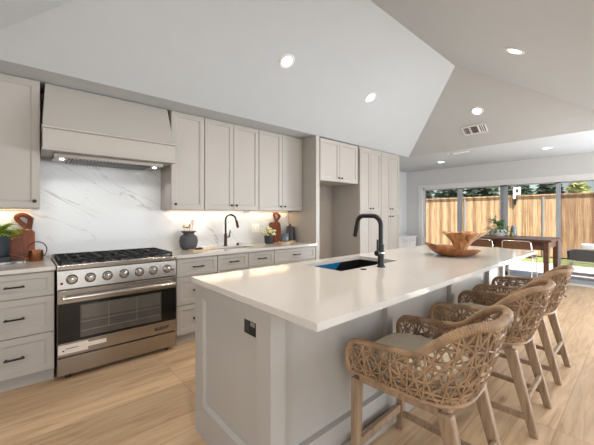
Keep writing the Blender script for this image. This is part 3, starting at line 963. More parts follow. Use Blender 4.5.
ib.box(SX0 - 0.04, SX1 + 0.04, BY0 + 0.035, BY1, 0.0, 0.60).box(SX0 - 0.04, SX1 + 0.04, BY0 + 0.035, SY0 - 0.03, 0.6, BZ - 0.0005).box(SX0 - 0.04, SX1 + 0.04, SY1 + 0.03, BY1, 0.6, BZ - 0.0005)
ib.build('body', M['cab'], isl)
# end panel facing the range: recessed centre, tall bottom rail
ep = MB()
e0 = BX0
ED = 0.020
ep.box(e0, e0 + 0.03, BY0, BY0 + 0.112, 0.0, BZ - 0.0005).box(e0, e0 + 0.03, 1.742, BY1, 0.0, BZ - 0.0005)
ep.box(e0, e0 + 0.03, BY0 + 0.112, 1.742, 0.822, BZ - 0.0005).box(e0, e0 + 0.03, BY0 + 0.112, 1.742, 0.0, 0.182)
ep.box(e0 + ED, e0 + 0.03, BY0 + 0.112, 1.742, 0.182, 0.822)
# sloping sticking round the recess
ep.hexa([(e0 + .0005, BY0 + .112, .182), (e0 + .0005, 1.742, .182), (e0 + ED, 1.742, .182), (e0 + ED, BY0 + .112, .182),
         (e0 + ED - .002, BY0 + .112, .200), (e0 + ED - .002, 1.742, .200), (e0 + ED, 1.742, .200), (e0 + ED, BY0 + .112, .200)])
ep.hexa([(e0 + ED - .003, 1.728, .196), (e0 + .004, 1.742, .196), (e0 + ED, 1.742, .196), (e0 + ED, 1.728, .196),
         (e0 + ED - .003, 1.728, .822), (e0 + .004, 1.742, .822), (e0 + ED, 1.742, .822), (e0 + ED, 1.728, .822)])
ep.build('end_panel', M['cab'], isl)
# seating side: stiles, rails and base
sd = MB()
for xa, xb in ((BX0 + 0.03, 0.878), (1.70, 1.76), (2.65, 2.71), (3.57, 3.63), (4.03, BX1)):
    sd.box(xa, xb, BY0, BY0 + 0.035, 0.0, BZ - 0.0005)
sd.box(BX0 + 0.03, BX1, BY0 + 0.0005, BY0 + 0.035, 0.86, BZ - 0.0005)
sd.build('seating_side_frame', M['cab'], isl)
MB().box(BX0 + 0.0, BX1, BY0 - 0.012, BY0, 0.0, 0.105, 0.003).box(BX0 + .08, BX1 - .08, BY0 + 0.002, BY0 + 0.035, 0.1, 0.222).build('base_rail', M['cab'], isl)
# kitchen-side doors
for k in range(6):
    xa = BX0 + 0.03 + k * 0.545
    MB().shaker(xa, xa + 0.54, 0.11, BZ - 0.01, lambda u, z, n: (u, BY1 + n, z), 0.02).build('door', M['cab'], isl)

ol = thing('power_outlet', 'black power outlet on the end panel of the island', 'outlet', (BX0 + ED, 1.233, 0.795))
MB().box(BX0 + 0.004, BX0 + ED, 1.184, 1.290, 0.752, 0.838, 0.003).build('plate', M['black'], ol)
MB().box(BX0 + 0.0025, BX0 + 0.004, 1.196, 1.234, 0.797, 0.817).build('socket', mat('grey_socket', (120, 114, 110), 0.4), ol)
MB().box(BX0 + 0.0025, BX0 + 0.004, 1.242, 1.278, 0.768, 0.822).build('socket', mat('dark_socket', (48, 46, 44), 0.5), ol)

sink_basin('island_sink', 'dark undermount sink in the island, partly lined with blue film', SX0 - 0.004, SX1 + 0.004, SY0 - 0.004, SY1 + 0.004, IZ - 0.0305, 0.24, M['sink'], True)

# island faucet
fx, fy = 1.985, 1.305
fc = thing('island_faucet', 'matte black square-arched faucet standing on the island by the sink', 'faucet', (fx, fy, IZ))
f_ = MB().lathe([(0, 0), (0.031, 0), (0.031, 0.007), (0.0245, 0.009), (0.0245, 0.165), (0.021, 0.168), (0, 0.168)], (fx, fy, IZ), 24)
f_.build('body', M['black'], fc, smooth=True)
pts = [(fx, fy, IZ + 0.16), (fx, fy, IZ + 0.30)]
r = 0.075
zt = IZ + 0.378
pts += [(fx, fy + r - r * cos(a), zt - r + r * sin(a)) for a in [pi / 2 * i / 8 for i in range(9)]]
yE = fy + 0.215
r2 = 0.06
pts += [(fx, yE - r2 + r2 * sin(a), zt - r2 + r2 * cos(a)) for a in [pi / 2 * i / 8 * 0.92 for i in range(9)]]
pe = Vector(pts[-1])
dd = (Vector(pts[-1]) - Vector(pts[-2])).normalized()
pts += [tuple(pe + dd * 0.03)]
MB().tube(pts, 0.0175, 14).build('spout', M['black'], fc, smooth=True)
p2 = pe + dd * 0.03
MB().tube([p2, p2 + dd * 0.085], [0.019, 0.0165], 16).build('spray_head', M['black'], fc, smooth=True)
lv = MB().tube([(fx - 0.02, fy, IZ + 0.105), (fx - 0.058, fy, IZ + 0.105)], 0.0195, 16)
lv.tube([(fx - 0.045, fy, IZ + 0.105), (fx - 0.045, fy - .002, IZ + 0.205)], 0.0075, 10)
lv.build('lever', M['black'], fc, smooth=True)
MB().lathe([(0.0252, 0.098), (0.0255, 0.1), (0.0255, 0.108), (0.0252, 0.11)], (fx, fy, IZ), 24).build('chrome_ring', M['chrome'], fc, smooth=True)
tag(MB().lathe([(0, 0.006), (0.02, 0.006), (0.022, 0.004), (0.022, 0), (0, 0)], (1.80, 1.325, IZ + .0003), 20).build('sink_button', M['black'], smooth=True),
    'small round black button in the island top between sink and faucet', 'button')

# ------------------------------------------------------------------ teak bowls
tb = MB()
bc = (3.034, 1.223, IZ + 0.0003)
def dishf(th, j):
    return 1 + 0.10 * cos(2 * (th - 2.45)) + 0.03 * sin(5 * th + 1)
prof = [(0, 0.0), (0.08, 0.0), (0.13, 0.008), (0.175, 0.032), (0.215, 0.070), (0.221, 0.080), (0.210, 0.075), (0.165, 0.046), (0.12, 0.026), (0.08, 0.02), (0, 0.018)]
tb.lathe(prof, bc, 44, wob=dishf)
for v in tb.bm.verts:
    dx, dy = v.co.x - bc[0], v.co.y - bc[1]
    rr = sqrt(dx * dx + dy * dy)
    a = math.atan2(dy, dx)
    v.co.z += (rr / 0.22) ** 2 * (0.026 * cos(a - 2.4) + 0.012 * sin(3 * a))
tag(tb.build('teak_dish', M['teak'], smooth=True), 'wide shallow carved teak dish on the island holding the taller bowl', 'bowl')
ub = MB()
uc = (3.095, 1.170, IZ + 0.026)
def bowlf(th, j):
    return 1 + (0.10 * cos(2 * (th - 2.2)) + 0.06 * sin(5 * th) + 0.05 * cos(9 * th + 1)) * (1 if 2 <= j <= 9 else 0.4)
prof = [(0, 0), (0.05, 0), (0.053, 0.01), (0.054, 0.05), (0.078, 0.10), (0.120, 0.145), (0.163, 0.182), (0.166, 0.191), (0.153, 0.186), (0.108, 0.15), (0.066, 0.10), (0.036, 0.06), (0, 0.05)]
ub.lathe(prof, uc, 44, wob=bowlf)
for v in ub.bm.verts:
    dx, dy = v.co.x - uc[0], v.co.y - uc[1]
    a = math.atan2(dy, dx)
    lean = max(0, v.co.z - uc[2] - 0.03) / 0.16
    v.co.z += 0.010 * sin(4 * a + 1) * (sqrt(dx * dx + dy * dy) / 0.19)
    v.co.x += 0.022 * lean
    v.co.y -= 0.020 * lean
tag(ub.build('teak_bowl', M['teak_light'], smooth=True), 'flared root-carved teak bowl with ragged rim standing in the shallow dish', 'bowl')

# ------------------------------------------------------------------ woven bar stools
ZB = 0.515
def plan(a, yf, yb, nn, N=160):
    y0 = -0.03
    pts = [(-a, yf), (-a, y0)]
    pts = [(-a, yf + (y0 - yf) * i / 40) for i in range(40)]
    for i in range(N + 1):
        ph = pi * i / N
        c, s = cos(ph), sin(ph)
        pts.append((-a * (abs(c) ** (2 / nn)) * (1 if c >= 0 else -1), y0 - (y0 - yb) * (abs(s) ** (2 / nn))))
    pts += [(a, y0 + (yf - y0) * i / 40) for i in range(1, 41)]
    # resample by arc length
    L = [0]
    for p, q in zip(pts, pts[1:]):
        L.append(L[-1] + math.dist(p, q))
    out, k = [], 0
    for i in range(301):
        s = L[-1] * i / 300
        while k < len(L) - 2 and L[k + 1] < s:
            k += 1
        t = (s - L[k]) / max(1e-9, L[k + 1] - L[k])
        out.append((pts[k][0] + (pts[k + 1][0] - pts[k][0]) * t, pts[k][1] + (pts[k + 1][1] - pts[k][1]) * t))
    return out, L[-1]
PB, LB = plan(0.242, 0.255, -0.268, 3.0)
PT, LT = plan(0.268, 0.262, -0.372, 2.7)
def sm_(x):
    x = max(0, min(1, x))
    return x * x * (3 - 2 * x)
def lookup(P, u):
    u = max(0, min(1, u)) * 300
    i = min(299, int(u))
    t = u - i
    return P[i][0] + (P[i + 1][0] - P[i][0]) * t, P[i][1] + (P[i + 1][1] - P[i][1]) * t
def ztop(u):
    x, y = lookup(PT, u)
    z = 0.680 + 0.030 * max(0, min(1, (0.26 - y) / 0.36)) + 0.158 * sm_((-0.08 - y) / 0.26)
    s = min(u, 1 - u) * LT
    R = 0.07
    if s < R:
        z -= R - sqrt(max(0, R * R - (R - s) ** 2))
    return z
def shell(u, w, off=0.0):
    bx_, by_ = lookup(PB, u)
    tx, ty = lookup(PT, u)
    hh = (ztop(u) - ZB)
    wz = w * hh / 0.35                     # flare follows real height
    k = max(w * 0.75, min(1, wz))
    x, y = bx_ + (tx - bx_) * k, by_ + (ty - by_) * k
    bul = 0.012 * sin(pi * min(1, w)) - off
    l = math.hypot(x, y + 0.0) or 1
    return Vector((x * (1 + bul / l), y * (1 + bul / l) if y < 0 else y, ZB + w * hh))

def make_stool():
    random.seed(9)
    t = thing('bar_stool', 'woven wicker bar stool closest to the camera and sink end of the island', 'stool', (0, 0, 0), 'woven bar stools along the island')
    # legs
    for s in (-1, 1):
        MB().leg((s * 0.234, 0.228, 0), (s * 0.230, 0.222, ZB - 0.03), 0.040, 0.046).build('leg', M['stoolwood'], t)
        MB().leg((s * 0.212, -0.330, 0), (s * 0.205, -0.205, ZB - 0.03), (0.038, 0.044), (0.046, 0.066), 0.008).build('leg', M['stoolwood'], t)
    st = [((-0.215, 0.227, 0.135), (0.215, 0.227, 0.135), 0.022, 0.045), ((-0.20, -0.287, 0.20), (0.20, -0.287, 0.20), 0.022, 0.032)]
    for s in (-1, 1):
        st.append(((s * 0.230, 0.21, 0.10), (s * 0.213, -0.30, 0.10), 0.024, 0.032))
    for p0, p1, w_, h_ in st:
        MB().bar(p0, p1, w_, h_, 0.003).build('stretcher', M['stoolwood'], t)
    # apron
    ap = MB()
    z = ZB - 0.028
    ap.bar((-0.20, 0.228, z), (0.20, 0.228, z), 0.03, 0.036).bar((-0.20, -0.20, z), (0.20, -0.20, z), 0.03, 0.036)
    for s in (-1, 1):
        ap.bar((s * 0.222, 0.205, z), (s * 0.210, -0.18, z), 0.03, 0.036)
    ap.box(-0.2, 0.2, -0.19, 0.215, ZB - 0.02, ZB + 0.0)
    ap.build('apron', M['stoolwood'], t)
    # cushion
    cu = MB()
    def cf(u, v):
        a, rr = 2 * pi * u, v
        e = 3.4
        c, s = cos(a), sin(a)
        x = 0.222 * (abs(c) ** (2 / e)) * (1 if c >= 0 else -1)
        y = 0.225 * (abs(s) ** (2 / e)) * (1 if s >= 0 else -1) + 0.015
        return x, y
    rows = [(0.0, 0.0), (0.97, 0.0), (1.0, 0.02), (1.0, 0.07), (0.985, 0.088), (0.95, 0.10), (0.6, 0.112), (0.0, 0.116)]
    seg = 48
    prev = None
    for k, h in rows:
        if k == 0:
            ring = [cu.bm.verts.new((0, 0.015, ZB + h))]
        else:
            ring = []
            for i in range(seg):
                x, y = cf(i / seg, 1)
                ring.append(cu.bm.verts.new((x * k, (y - 0.015) * k + 0.015, ZB + h)))
        if prev:
            for i in range(seg):
                j = (i + 1) % seg
                if len(prev) == 1:
                    cu.bm.faces.new((prev[0], ring[j], ring[i]))
                elif len(ring) == 1:
                    cu.bm.faces.new((prev[i], prev[j], ring[0]))
                else:
                    cu.bm.faces.new((prev[i], prev[j], ring[j], ring[i]))
        prev = ring
    cu.build('cushion', M['cushion'], t, smooth=True)
    # woven shell: two layers of crossing strands
    wv = MB()
    Lm = (LB + LT) / 2
    for layer, (off, sp_, rad, ph) in enumerate(((-0.003, 0.059, 0.0053, 0.0), (0.010, 0.062, 0.0044, 0.5))):
        ncol = int(Lm / sp_)
        rowh = sp_ * 0.80
        nodes = {}
        nrow = int(0.36 / rowh) + 2
        for j in range(nrow):
            for i in range(ncol + 1):
                u = (i + (0.5 if j % 2 else 0) + ph * 0.5) / ncol
                if u > 1.0:
                    u = 1.0
                u = max(0.0, min(1.0, u + random.uniform(-.16, .16) / ncol))
                hgt = ztop(u) - ZB
                zz = max(0, j * rowh + (0 if j == 0 else random.uniform(-.011, .011)))
                nodes[i, j] = (u, zz / max(0.03, hgt))
        def strand(a, b_):
            (u0, w0), (u1, w1) = nodes[a], nodes[b_]
            if w0 > 1 and w1 > 1:
                return
            ps = []
            for k in range(4):
                q = k / 3
                w = w0 + (w1 - w0) * q
                if w > 1.02:
                    break
                ps.append(shell(u0 + (u1 - u0) * q, min(1, w), off + 0.003 * ((a[0] + a[1] + k) % 2)))
            if len(ps) > 1:
                wv.tube(ps, rad, 5)
        for (i, j) in list(nodes):
            for di, dj in ((1, 0), (0, 1), (-1, 1) if j % 2 == 0 else (1, 1)):
                if dj == 0 and j == 0:
                    continue
                if (i + di, j + dj) in nodes and not (dj == 0 and random.random() < 0.12):
                    strand((i, j), (i + di, j + dj))
        # long uprights through the lattice
        for i in range(int(ncol * 0.8)):
            u = (i + 0.5) / (ncol * 0.8)
            du = random.uniform(-.02, .02)
            ps = [shell(max(0, min(1, u + du * k / 4)), k / 4, off - 0.001) for k in range(5)]
            wv.tube(ps, rad * 0.95, 5)
    wv.build('woven_shell', M['weave'], t, smooth=True)
    # wrapped rim
    path = [shell(0, w) for w in [i / 6 for i in range(6)]]
    n = 330
    path += [shell(i / n, 1) for i in range(n + 1)]
    path += [shell(1, w) for w in [1 - i / 6 for i in range(1, 7)]]
    # resample at 3 mm so that the wrapping shows
    L = [0]
    for p, q in zip(path, path[1:]):
        L.append(L[-1] + (q - p).length)
    res, k = [], 0
    ns = int(L[-1] / 0.0036)
    for i in range(ns + 1):
        s = L[-1] * i / ns
        while k < len(L) - 2 and L[k + 1] < s:
            k += 1
        q = (s - L[k]) / max(1e-9, L[k + 1] - L[k])
        res.append(path[k].lerp(path[k + 1], q))
    rim = MB()
    def rimr(i):
        s = i / ns
        up = sm_((res[i].z - 0.69) / 0.12)
        return (0.0145 + 0.006 * up) * (1.0 if i % 3 else 0.86)
    rim.tube(res, [rimr(i) for i in range(ns + 1)], 10)
    rim.build('rim', M['weave'], t, smooth=True)
    low = MB()
    lp = [shell(i / 200, 0, -0.004) for i in range(201)]
    lp += [Vector((0.242 - 0.484 * i / 20, 0.255, ZB)) for i in range(1, 20)]
    low.tube(lp, 0.0105, 8, closed=True)
    low.tube([p + Vector((0, 0, 0.022)) for p in lp[:201]], 0.006, 6)
    low.build('lower_band', M['weave'], t, smooth=True)
    return t

stool = make_stool()
spots = [(1.527, 0.775, 2.0, 'woven wicker bar stool closest to the camera, whole pale cushion showing'),
         (2.478, 0.775, 1.0, 'middle woven wicker bar stool along the island, between two others'),
         (3.335, 0.785, 0.0, 'woven wicker bar stool farthest along the island, nearest the dining table')]
for i, (x, y, rz, lb) in enumerate(spots):
    o = stool if i == 0 else copy_tree(stool)
    o.location = (x, y, 0)
    o.rotation_euler = (0, 0, radians(rz))
    o['label'] = lb

# ------------------------------------------------------------------ things on the short counter by the range
def leaf_blade(mb, p, d, length, width, droop=0.3):
    d = Vector(d).normalized()
    side = d.cross(Vector((0, 0, 1)))
    side = side.normalized() if side.length > 1e-4 else Vector((1, 0, 0))
    pts = []
    for k in range(4):
        q = k / 3
        c = Vector(p) + d * length * q + Vector((0, 0, -droop * length * q * q))
        w = width * (0.35, 1.0, 0.8, 0.05)[k]
        pts.append((mb.bm.verts.new(c - side * w / 2), mb.bm.verts.new(c + side * w / 2 + Vector((0, 0, 0.0008)))))
    for a, b_ in zip(pts, pts[1:]):
        mb.bm.faces.new((a[0], a[1], b_[1], b_[0]))

ty = thing('marble_tray', 'grey and white patterned tray under the fern planter beside the range', 'tray', (-0.15, 3.54, CT))
MB().box(-0.32, 0.022, 3.44, 3.635, CT, CT + 0.016, 0.004).build('board', marble('tray_marble', (222, 220, 218), (40, 40, 44), 0.3, 9, 0.12, amount=1.0), ty)
MB().box(-0.31, 0.012, 3.45, 3.625, CT + 0.0155, CT + 0.02).build('inlay', marble('tray_inlay', (120, 120, 122), (24, 24, 26), 0.35, 10, 0.2, amount=1.0), ty)
tag(MB().box(-0.26, -0.07, 3.45, 3.62, CT + 0.0201, CT + 0.066, 0.004).build('planter_stand', M['enamel']), 'low black square block on the tray holding up the fern planter', 'stand')
fp = thing('fern_planter', 'blue-grey ceramic planter with a bright green fern left of the range', 'plant', (-0.165, 3.535, CT + 0.0662))
px, py_, pz = -0.165, 3.535, CT + 0.0662
MB().lathe([(0, 0), (0.08, 0), (0.088, 0.01), (0.094, 0.17), (0.097, 0.185), (0.09, 0.185), (0.086, 0.17), (0, 0.165)], (px, py_, pz), 32).build('pot', M['planter'], fp, smooth=True)
random.seed(21)
fm = MB()
for i in range(80):
    a = random.uniform(0, 2 * pi)
    el = random.uniform(0.15, 1.1)
    L_ = random.uniform(0.14, 0.235)
    d = Vector((cos(a) * cos(el), sin(a) * cos(el), sin(el)))
    base = Vector((px, py_, pz + 0.175)) + Vector((cos(a), sin(a), 0)) * random.uniform(0, .06)
    if d.y > 0.55: d.y *= 0.5
    for k in range(9):
        q = (k + 1) / 10
        c = base + d * L_ * q + Vector((0, 0, -0.45 * L_ * q * q))
        if c.y > 3.615: continue
        for s in (-1, 1):
            side = d.cross(Vector((0, 0, 1))).normalized() * s
            leaf_blade(fm, c, side + d * 0.6 + Vector((0, 0, random.uniform(-.2, .3))), 0.05 * (1 - q * .55), 0.02)
fm.build('fronds', M['fern'], fp)

cb = thing('cutting_board', 'reddish wooden cutting board with looped handle leaning on backsplash beside the fern', 'cutting board', (0.01, 3.66, CT))
def board_shape(mb, cx, yb, w, h, hh, tilt, loop_dx=0.0, neck=0.0, ls=0.72, sw=0.019):
    """flat board with a looped neck, leaning on the wall; outline in (u, v)"""
    def fnn(u, v, n):
        return (cx + u, yb - n * cos(tilt) + v * sin(tilt), CT + 0.001 + v * cos(tilt) + n * sin(tilt) * 0)
    c = 0.018
    out = [(-w / 2 + c, 0), (w / 2 - c, 0), (w / 2, c), (w / 2, h - c), (w / 2 - c, h), (neck + 0.034, h + 0.006), (neck + 0.022, h + 0.024), (neck - 0.022, h + 0.024), (neck - 0.034, h + 0.006), (-w / 2 + c, h), (-w / 2, h - c), (-w / 2, c)]
    mb.prism(out, fnn, 0, 0.018)
    # loop handle
    ps = [(-0.006, h + 0.018), (-0.052 + loop_dx, h + 0.085), (-0.066 + loop_dx, h + hh), (0.0 + loop_dx, h + hh + 0.012), (0.062 + loop_dx, h + hh - 0.025), (0.058 + loop_dx, h + 0.085), (0.006, h + 0.018)]
    ps = [(neck + (q[0] - loop_dx) * ls + loop_dx * (1 if 0 < k_ < 6 else 0), q[1]) for k_, q in enumerate(ps)]
    pp = []
    n_ = len(ps)
    for i in range(n_ - 1):
        p0, p1, p2, p3 = ps[max(0, i - 1)], ps[i], ps[i + 1], ps[min(n_ - 1, i + 2)]
        for k in range(6):
            q = k / 6
            pp.append(tuple(0.5 * (2 * p1[e] + (p2[e] - p0[e]) * q + (2 * p0[e] - 5 * p1[e] + 4 * p2[e] - p3[e]) * q * q + (3 * p1[e] - p0[e] - 3 * p2[e] + p3[e]) * q ** 3) for e in (0, 1)))
    pp.append(ps[-1])
    for (a, b_) in zip(pp, pp[1:]):
        d = Vector((b_[0] - a[0], b_[1] - a[1]))
        nn = Vector((-d.y, d.x)).normalized() * sw
        e = d.normalized() * 0.004
        mb.prism([(a[0] - nn.x - e.x, a[1] - nn.y - e.y), (b_[0] - nn.x + e.x, b_[1] - nn.y + e.y), (b_[0] + nn.x + e.x, b_[1] + nn.y + e.y), (a[0] + nn.x - e.x, a[1] + nn.y - e.y)], fnn, 0.001, 0.017)
bs = MB()
board_shape(bs, -0.018, 3.655, 0.205, 0.265, 0.125, radians(5), -0.018, 0.048)
bs.build('board', M['redwood'], cb)

wc = thing('watering_can', 'small copper watering can with ring handle beside the range', 'watering can', (0.09, 3.562, CT))
wx_, wy_ = 0.09, 3.562
MB().lathe([(0, 0), (0.05, 0), (0.052, 0.003), (0.051, 0.09), (0.047, 0.093), (0.044, 0.09), (0, 0.088)], (wx_, wy_, CT), 28).build('body', M['copper'], wc, smooth=True)
MB().tube([(wx_ - 0.045, wy_ - .01, CT + 0.015), (wx_ - 0.09, wy_ - .02, CT + 0.04), (wx_ - 0.14, wy_ - .03, CT + 0.066), (wx_ - 0.17, wy_ - .035, CT + 0.07)], [0.009, 0.007, 0.0055, 0.006], 10).build('spout', M['copper'], wc, smooth=True)
hp = [(wx_ + 0.008 + 0.066 * cos(a), wy_ + 0.02 * 0, CT + 0.093 + 0.072 * sin(a)) for a in [radians(-62 + 228 * i / 28) for i in range(29)]]
MB().tube(hp, 0.0042, 8).build('handle', M['bronze'], wc, smooth=True)

# ------------------------------------------------------------------ things on the long back counter
jr = thing('utensil_jar', 'round dark grey jar holding brass utensils on the back counter', 'jar', (1.458, 3.56, CT))
jx, jy = 1.458, 3.56
MB().lathe([(0, 0), (0.07, 0), (0.095, 0.035), (0.104, 0.095), (0.094, 0.148), (0.062, 0.172), (0.058, 0.185), (0.088, 0.208), (0.086, 0.212), (0.052, 0.195), (0.05, 0.165), (0, 0.14)], (jx, jy, CT), 32).build('jar_body', M['slate'], jr, smooth=True)
for i, (dx, dy, tx, tz, kind) in enumerate(((-0.02, 0.0, -0.055, 0.25, 's'), (0.0, 0.02, -0.01, 0.245, 'l'), (0.02, -0.01, 0.045, 0.285, 'w'), (0.01, 0.015, 0.02, 0.26, 's'))):
    ut = thing('kitchen_utensil', ('slim brass spoon at the hood side of the dark jar', 'brass ladle in the dark jar with round bowl', 'tall brass whisk with looped head in dark jar', 'short brass spoon at the middle of dark jar')[i], 'utensil', (jx + dx, jy + dy, CT + .145), 'brass utensils in the jar')
    u = MB()
    a = Vector((jx + dx, jy + dy, CT + 0.145)); e = Vector((jx + tx, jy + dy, CT + tz - 0.005))
    u.tube([a, e], 0.004, 8)
    if kind == 'w':
        for k in range(3):
            ang = pi * k / 3
            dv = Vector((cos(ang), sin(ang), 0))
            u.tube([e + dv * 0.019 * sin(t) + Vector((0, 0, 0.032 - 0.032 * cos(t))) for t in [2 * pi * j / 18 for j in range(19)]], 0.0022, 6)
    elif kind == 'l':
        u.lathe([(0, 0), (0.02, 0.006), (0.029, 0.022), (0.027, 0.022), (0.018, 0.009), (0, 0.004)], e, 18)
    else:
        u.lathe([(0, 0), (0.01, 0.006), (0.014, 0.02), (0.009, 0.036), (0, 0.04)], e, 12)
    u.build('utensil_body', M['gold'], ut, smooth=True)

sb = thing('serving_board', 'pale wooden serving board lying flat in front of the dark jar', 'board', (1.52, 3.37, CT))
MB().prism([(1.40, 3.30), (1.58, 3.29), (1.61, 3.31), (1.615, 3.345), (1.72, 3.355), (1.73, 3.37), (1.72, 3.385), (1.615, 3.39), (1.60, 3.43), (1.57, 3.44), (1.41, 3.435), (1.39, 3.41)], lambda u, v, n: (u, v, n), CT + 0.0003, CT + 0.013).build('board', M['palewood'], sb)
rp = MB()
rp.tube([(1.475, 3.35, CT + .021), (1.50, 3.38, CT + .027), (1.54, 3.39, CT + .021), (1.53, 3.35, CT + .021), (1.49, 3.33, CT + .021), (1.46, 3.37, CT + .021)], 0.008, 8)
tag(rp.build('brown_twine', M['bronze'], smooth=True), 'small dark coil of twine lying on the pale serving board', 'twine')

bfx, bfy = 1.96, 3.60
bfc = thing('bar_faucet', 'bronze gooseneck bar faucet against the marble backsplash', 'faucet', (bfx, bfy, CT))
MB().lathe([(0, 0), (0.028, 0), (0.028, 0.006), (0.02, 0.01), (0.02, 0.15), (0.016, 0.155), (0, 0.155)], (bfx, bfy, CT), 20).build('body', M['bronze'], bfc, smooth=True)
pts = [(bfx, bfy, CT + 0.15), (bfx, bfy, CT + 0.34)]
pts += [(bfx + (0.052 - 0.052 * cos(a)) * 0.85, bfy - (0.052 - 0.052 * cos(a)) * 1.0, CT + 0.34 + 0.06 * sin(a)) for a in [pi * i / 12 for i in range(1, 13)]]
pts += [(bfx + 0.098, bfy - 0.108, CT + 0.315)]
MB().tube(pts, 0.0125, 12).build('spout', M['bronze'], bfc, smooth=True)
MB().tube([(bfx + 0.097, bfy - 0.107, CT + 0.325), (bfx + 0.112, bfy - 0.118, CT + 0.235)], [0.016, 0.0175], 14).build('spray_head', M['bronze'], bfc, smooth=True)
MB().tube([(bfx + 0.018, bfy, CT + 0.115), (bfx + 0.052, bfy, CT + 0.115), (bfx + 0.066, bfy - .004, CT + 0.20)], [0.012, 0.011, 0.006], 10).build('lever', M['bronze'], bfc, smooth=True)
tag(MB().lathe([(0, 0.03), (0.016, 0.03), (0.018, 0.026), (0.018, 0.004), (0.022, 0), (0, 0)], (2.14, 3.60, CT + .0003), 18).build('sink_button', M['bronze'], smooth=True),
    'tiny bronze button on the back counter beside the bar faucet', 'button')

so_ = thing('wall_outlet', 'white double wall outlet on the backsplash beside the bar faucet', 'outlet', (2.48, 3.7, 1.125))
MB().box(2.42, 2.545, 3.693, 3.7, 1.065, 1.185, 0.002).build('plate', M['whiteplastic'], so_)
for x in (2.452, 2.514):
    MB().box(x - .017, x + .017, 3.691, 3.693, 1.09, 1.16).build('socket', mat('outlet_socket', (224, 220, 212), 0.35), so_)

fpx, fpy = 2.575, 3.50
fl = thing('flower_pot', 'small dark pot of cream flowers in front of the red cutting board', 'plant', (fpx, fpy, CT))
MB().lathe([(0, 0), (0.055, 0), (0.06, 0.01), (0.064, 0.10), (0.066, 0.112), (0.058, 0.112), (0.055, 0.10), (0, 0.095)], (fpx, fpy, CT), 24).build('pot', M['charcoal'], fl, smooth=True)
random.seed(5)
lm, flm = MB(), MB()
for i in range(90):
    a, el = random.uniform(0, 2 * pi), random.uniform(0.0, 1.3)
    d = Vector((cos(a) * cos(el), sin(a) * cos(el), sin(el)))
    rr = random.uniform(0.03, 0.105)
    p = Vector((fpx, fpy, CT + 0.115)) + d * rr * Vector((1, 0.9, 1.3)).length / 1.85
    leaf_blade(lm, p, d + Vector((random.uniform(-.5, .5), random.uniform(-.5, .5), 0)), 0.04, 0.02)
    if i % 2 == 0:
        flm.lathe([(0, -0.012), (0.015, -0.004), (0.018, 0.003), (0.010, 0.012), (0, 0.014)], p + d * 0.02, 8)
lm.build('leaves', M['leaf'], fl)
flm.build('flowers', M['flower'], fl, smooth=True)

cb2 = thing('cutting_board', 'reddish wooden board with looped handle behind pitcher and flowers on back counter', 'cutting board', (2.82, 3.66, CT))
bs = MB()
board_shape(bs, 2.81, 3.655, 0.20, 0.285, 0.125, radians(5), 0.012, 0.035, 0.8, 0.014)
bs.build('board', M['redwood'], cb2)

cx_, cy_ = 2.785, 3.41
cn = thing('canister', 'short smoked glass canister on a pale wood base beside the flowers', 'canister', (cx_, cy_, CT))
MB().lathe([(0, 0), (0.078, 0), (0.08, 0.003), (0.08, 0.022), (0, 0.022)], (cx_, cy_, CT), 28).build('base', M['palewood'], cn, smooth=True)
MB().lathe([(0, 0.022), (0.062, 0.022), (0.064, 0.03), (0.06, 0.13), (0.056, 0.135), (0, 0.135)], (cx_, cy_, CT), 28).build('vessel', M['smoke'], cn, smooth=True)
kx_, ky_ = 3.012, 3.55
kt = thing('pitcher', 'tall charcoal lidded pitcher on wooden base in the counter corner', 'pitcher', (kx_, ky_, CT))
MB().lathe([(0, 0), (0.079, 0), (0.081, 0.003), (0.081, 0.022), (0, 0.022)], (kx_, ky_, CT), 28).build('base', M['palewood'], kt, smooth=True)
MB().lathe([(0, 0.022), (0.074, 0.022), (0.076, 0.03), (0.06, 0.215), (0.058, 0.22), (0, 0.222)], (kx_, ky_, CT), 28).build('vessel', M['charcoal'], kt, smooth=True)
MB().lathe([(0.06, 0.22), (0.06, 0.228), (0.02, 0.238), (0.012, 0.24), (0.014, 0.255), (0.01, 0.262), (0, 0.263)], (kx_, ky_, CT), 24).build('lid', M['charcoal'], kt, smooth=True)
MB().tube([(kx_ - .055, ky_ - .035, CT + .21), (kx_ - .095, ky_ - .055, CT + .215), (kx_ - .108, ky_ - .06, CT + .18), (kx_ - .10, ky_ - .058, CT + .11)], [0.01, 0.0095, 0.009, 0.008], 10).build('handle', M['charcoal'], kt, smooth=True)

# under-cabinet light strips (each lights the marble below its cabinet)
for x0, x1, lb in ((-0.9, 0.06, 'warm light strip under the wall cabinet beside the hood, over the fern'), (1.25, 2.25, 'warm light strip under the wall cabinets above the bronze faucet'), (2.36, 3.05, 'warm light strip under wall cabinet above the pitcher')):
    t = thing('light_strip', lb, 'light strip', ((x0 + x1) / 2, 3.66, 1.362), 'warm strips under the wall cabinets')
    MB().box(x0, x1, 3.648, 3.672, 1.362, 1.371).build('channel', M['whiteplastic'], t)
    MB().box(x0, x1, 3.652, 3.668, 1.36, 1.362).build('diffuser', M['strip'], t)
    lamp('strip_light', 'AREA', ((x0 + x1) / 2, 3.655, 1.358), 1.5 * (x1 - x0), (1.0, 0.72, 0.44), (0, -0.15, -1), shape='RECTANGLE', size=(x1 - x0), size_y=0.015)

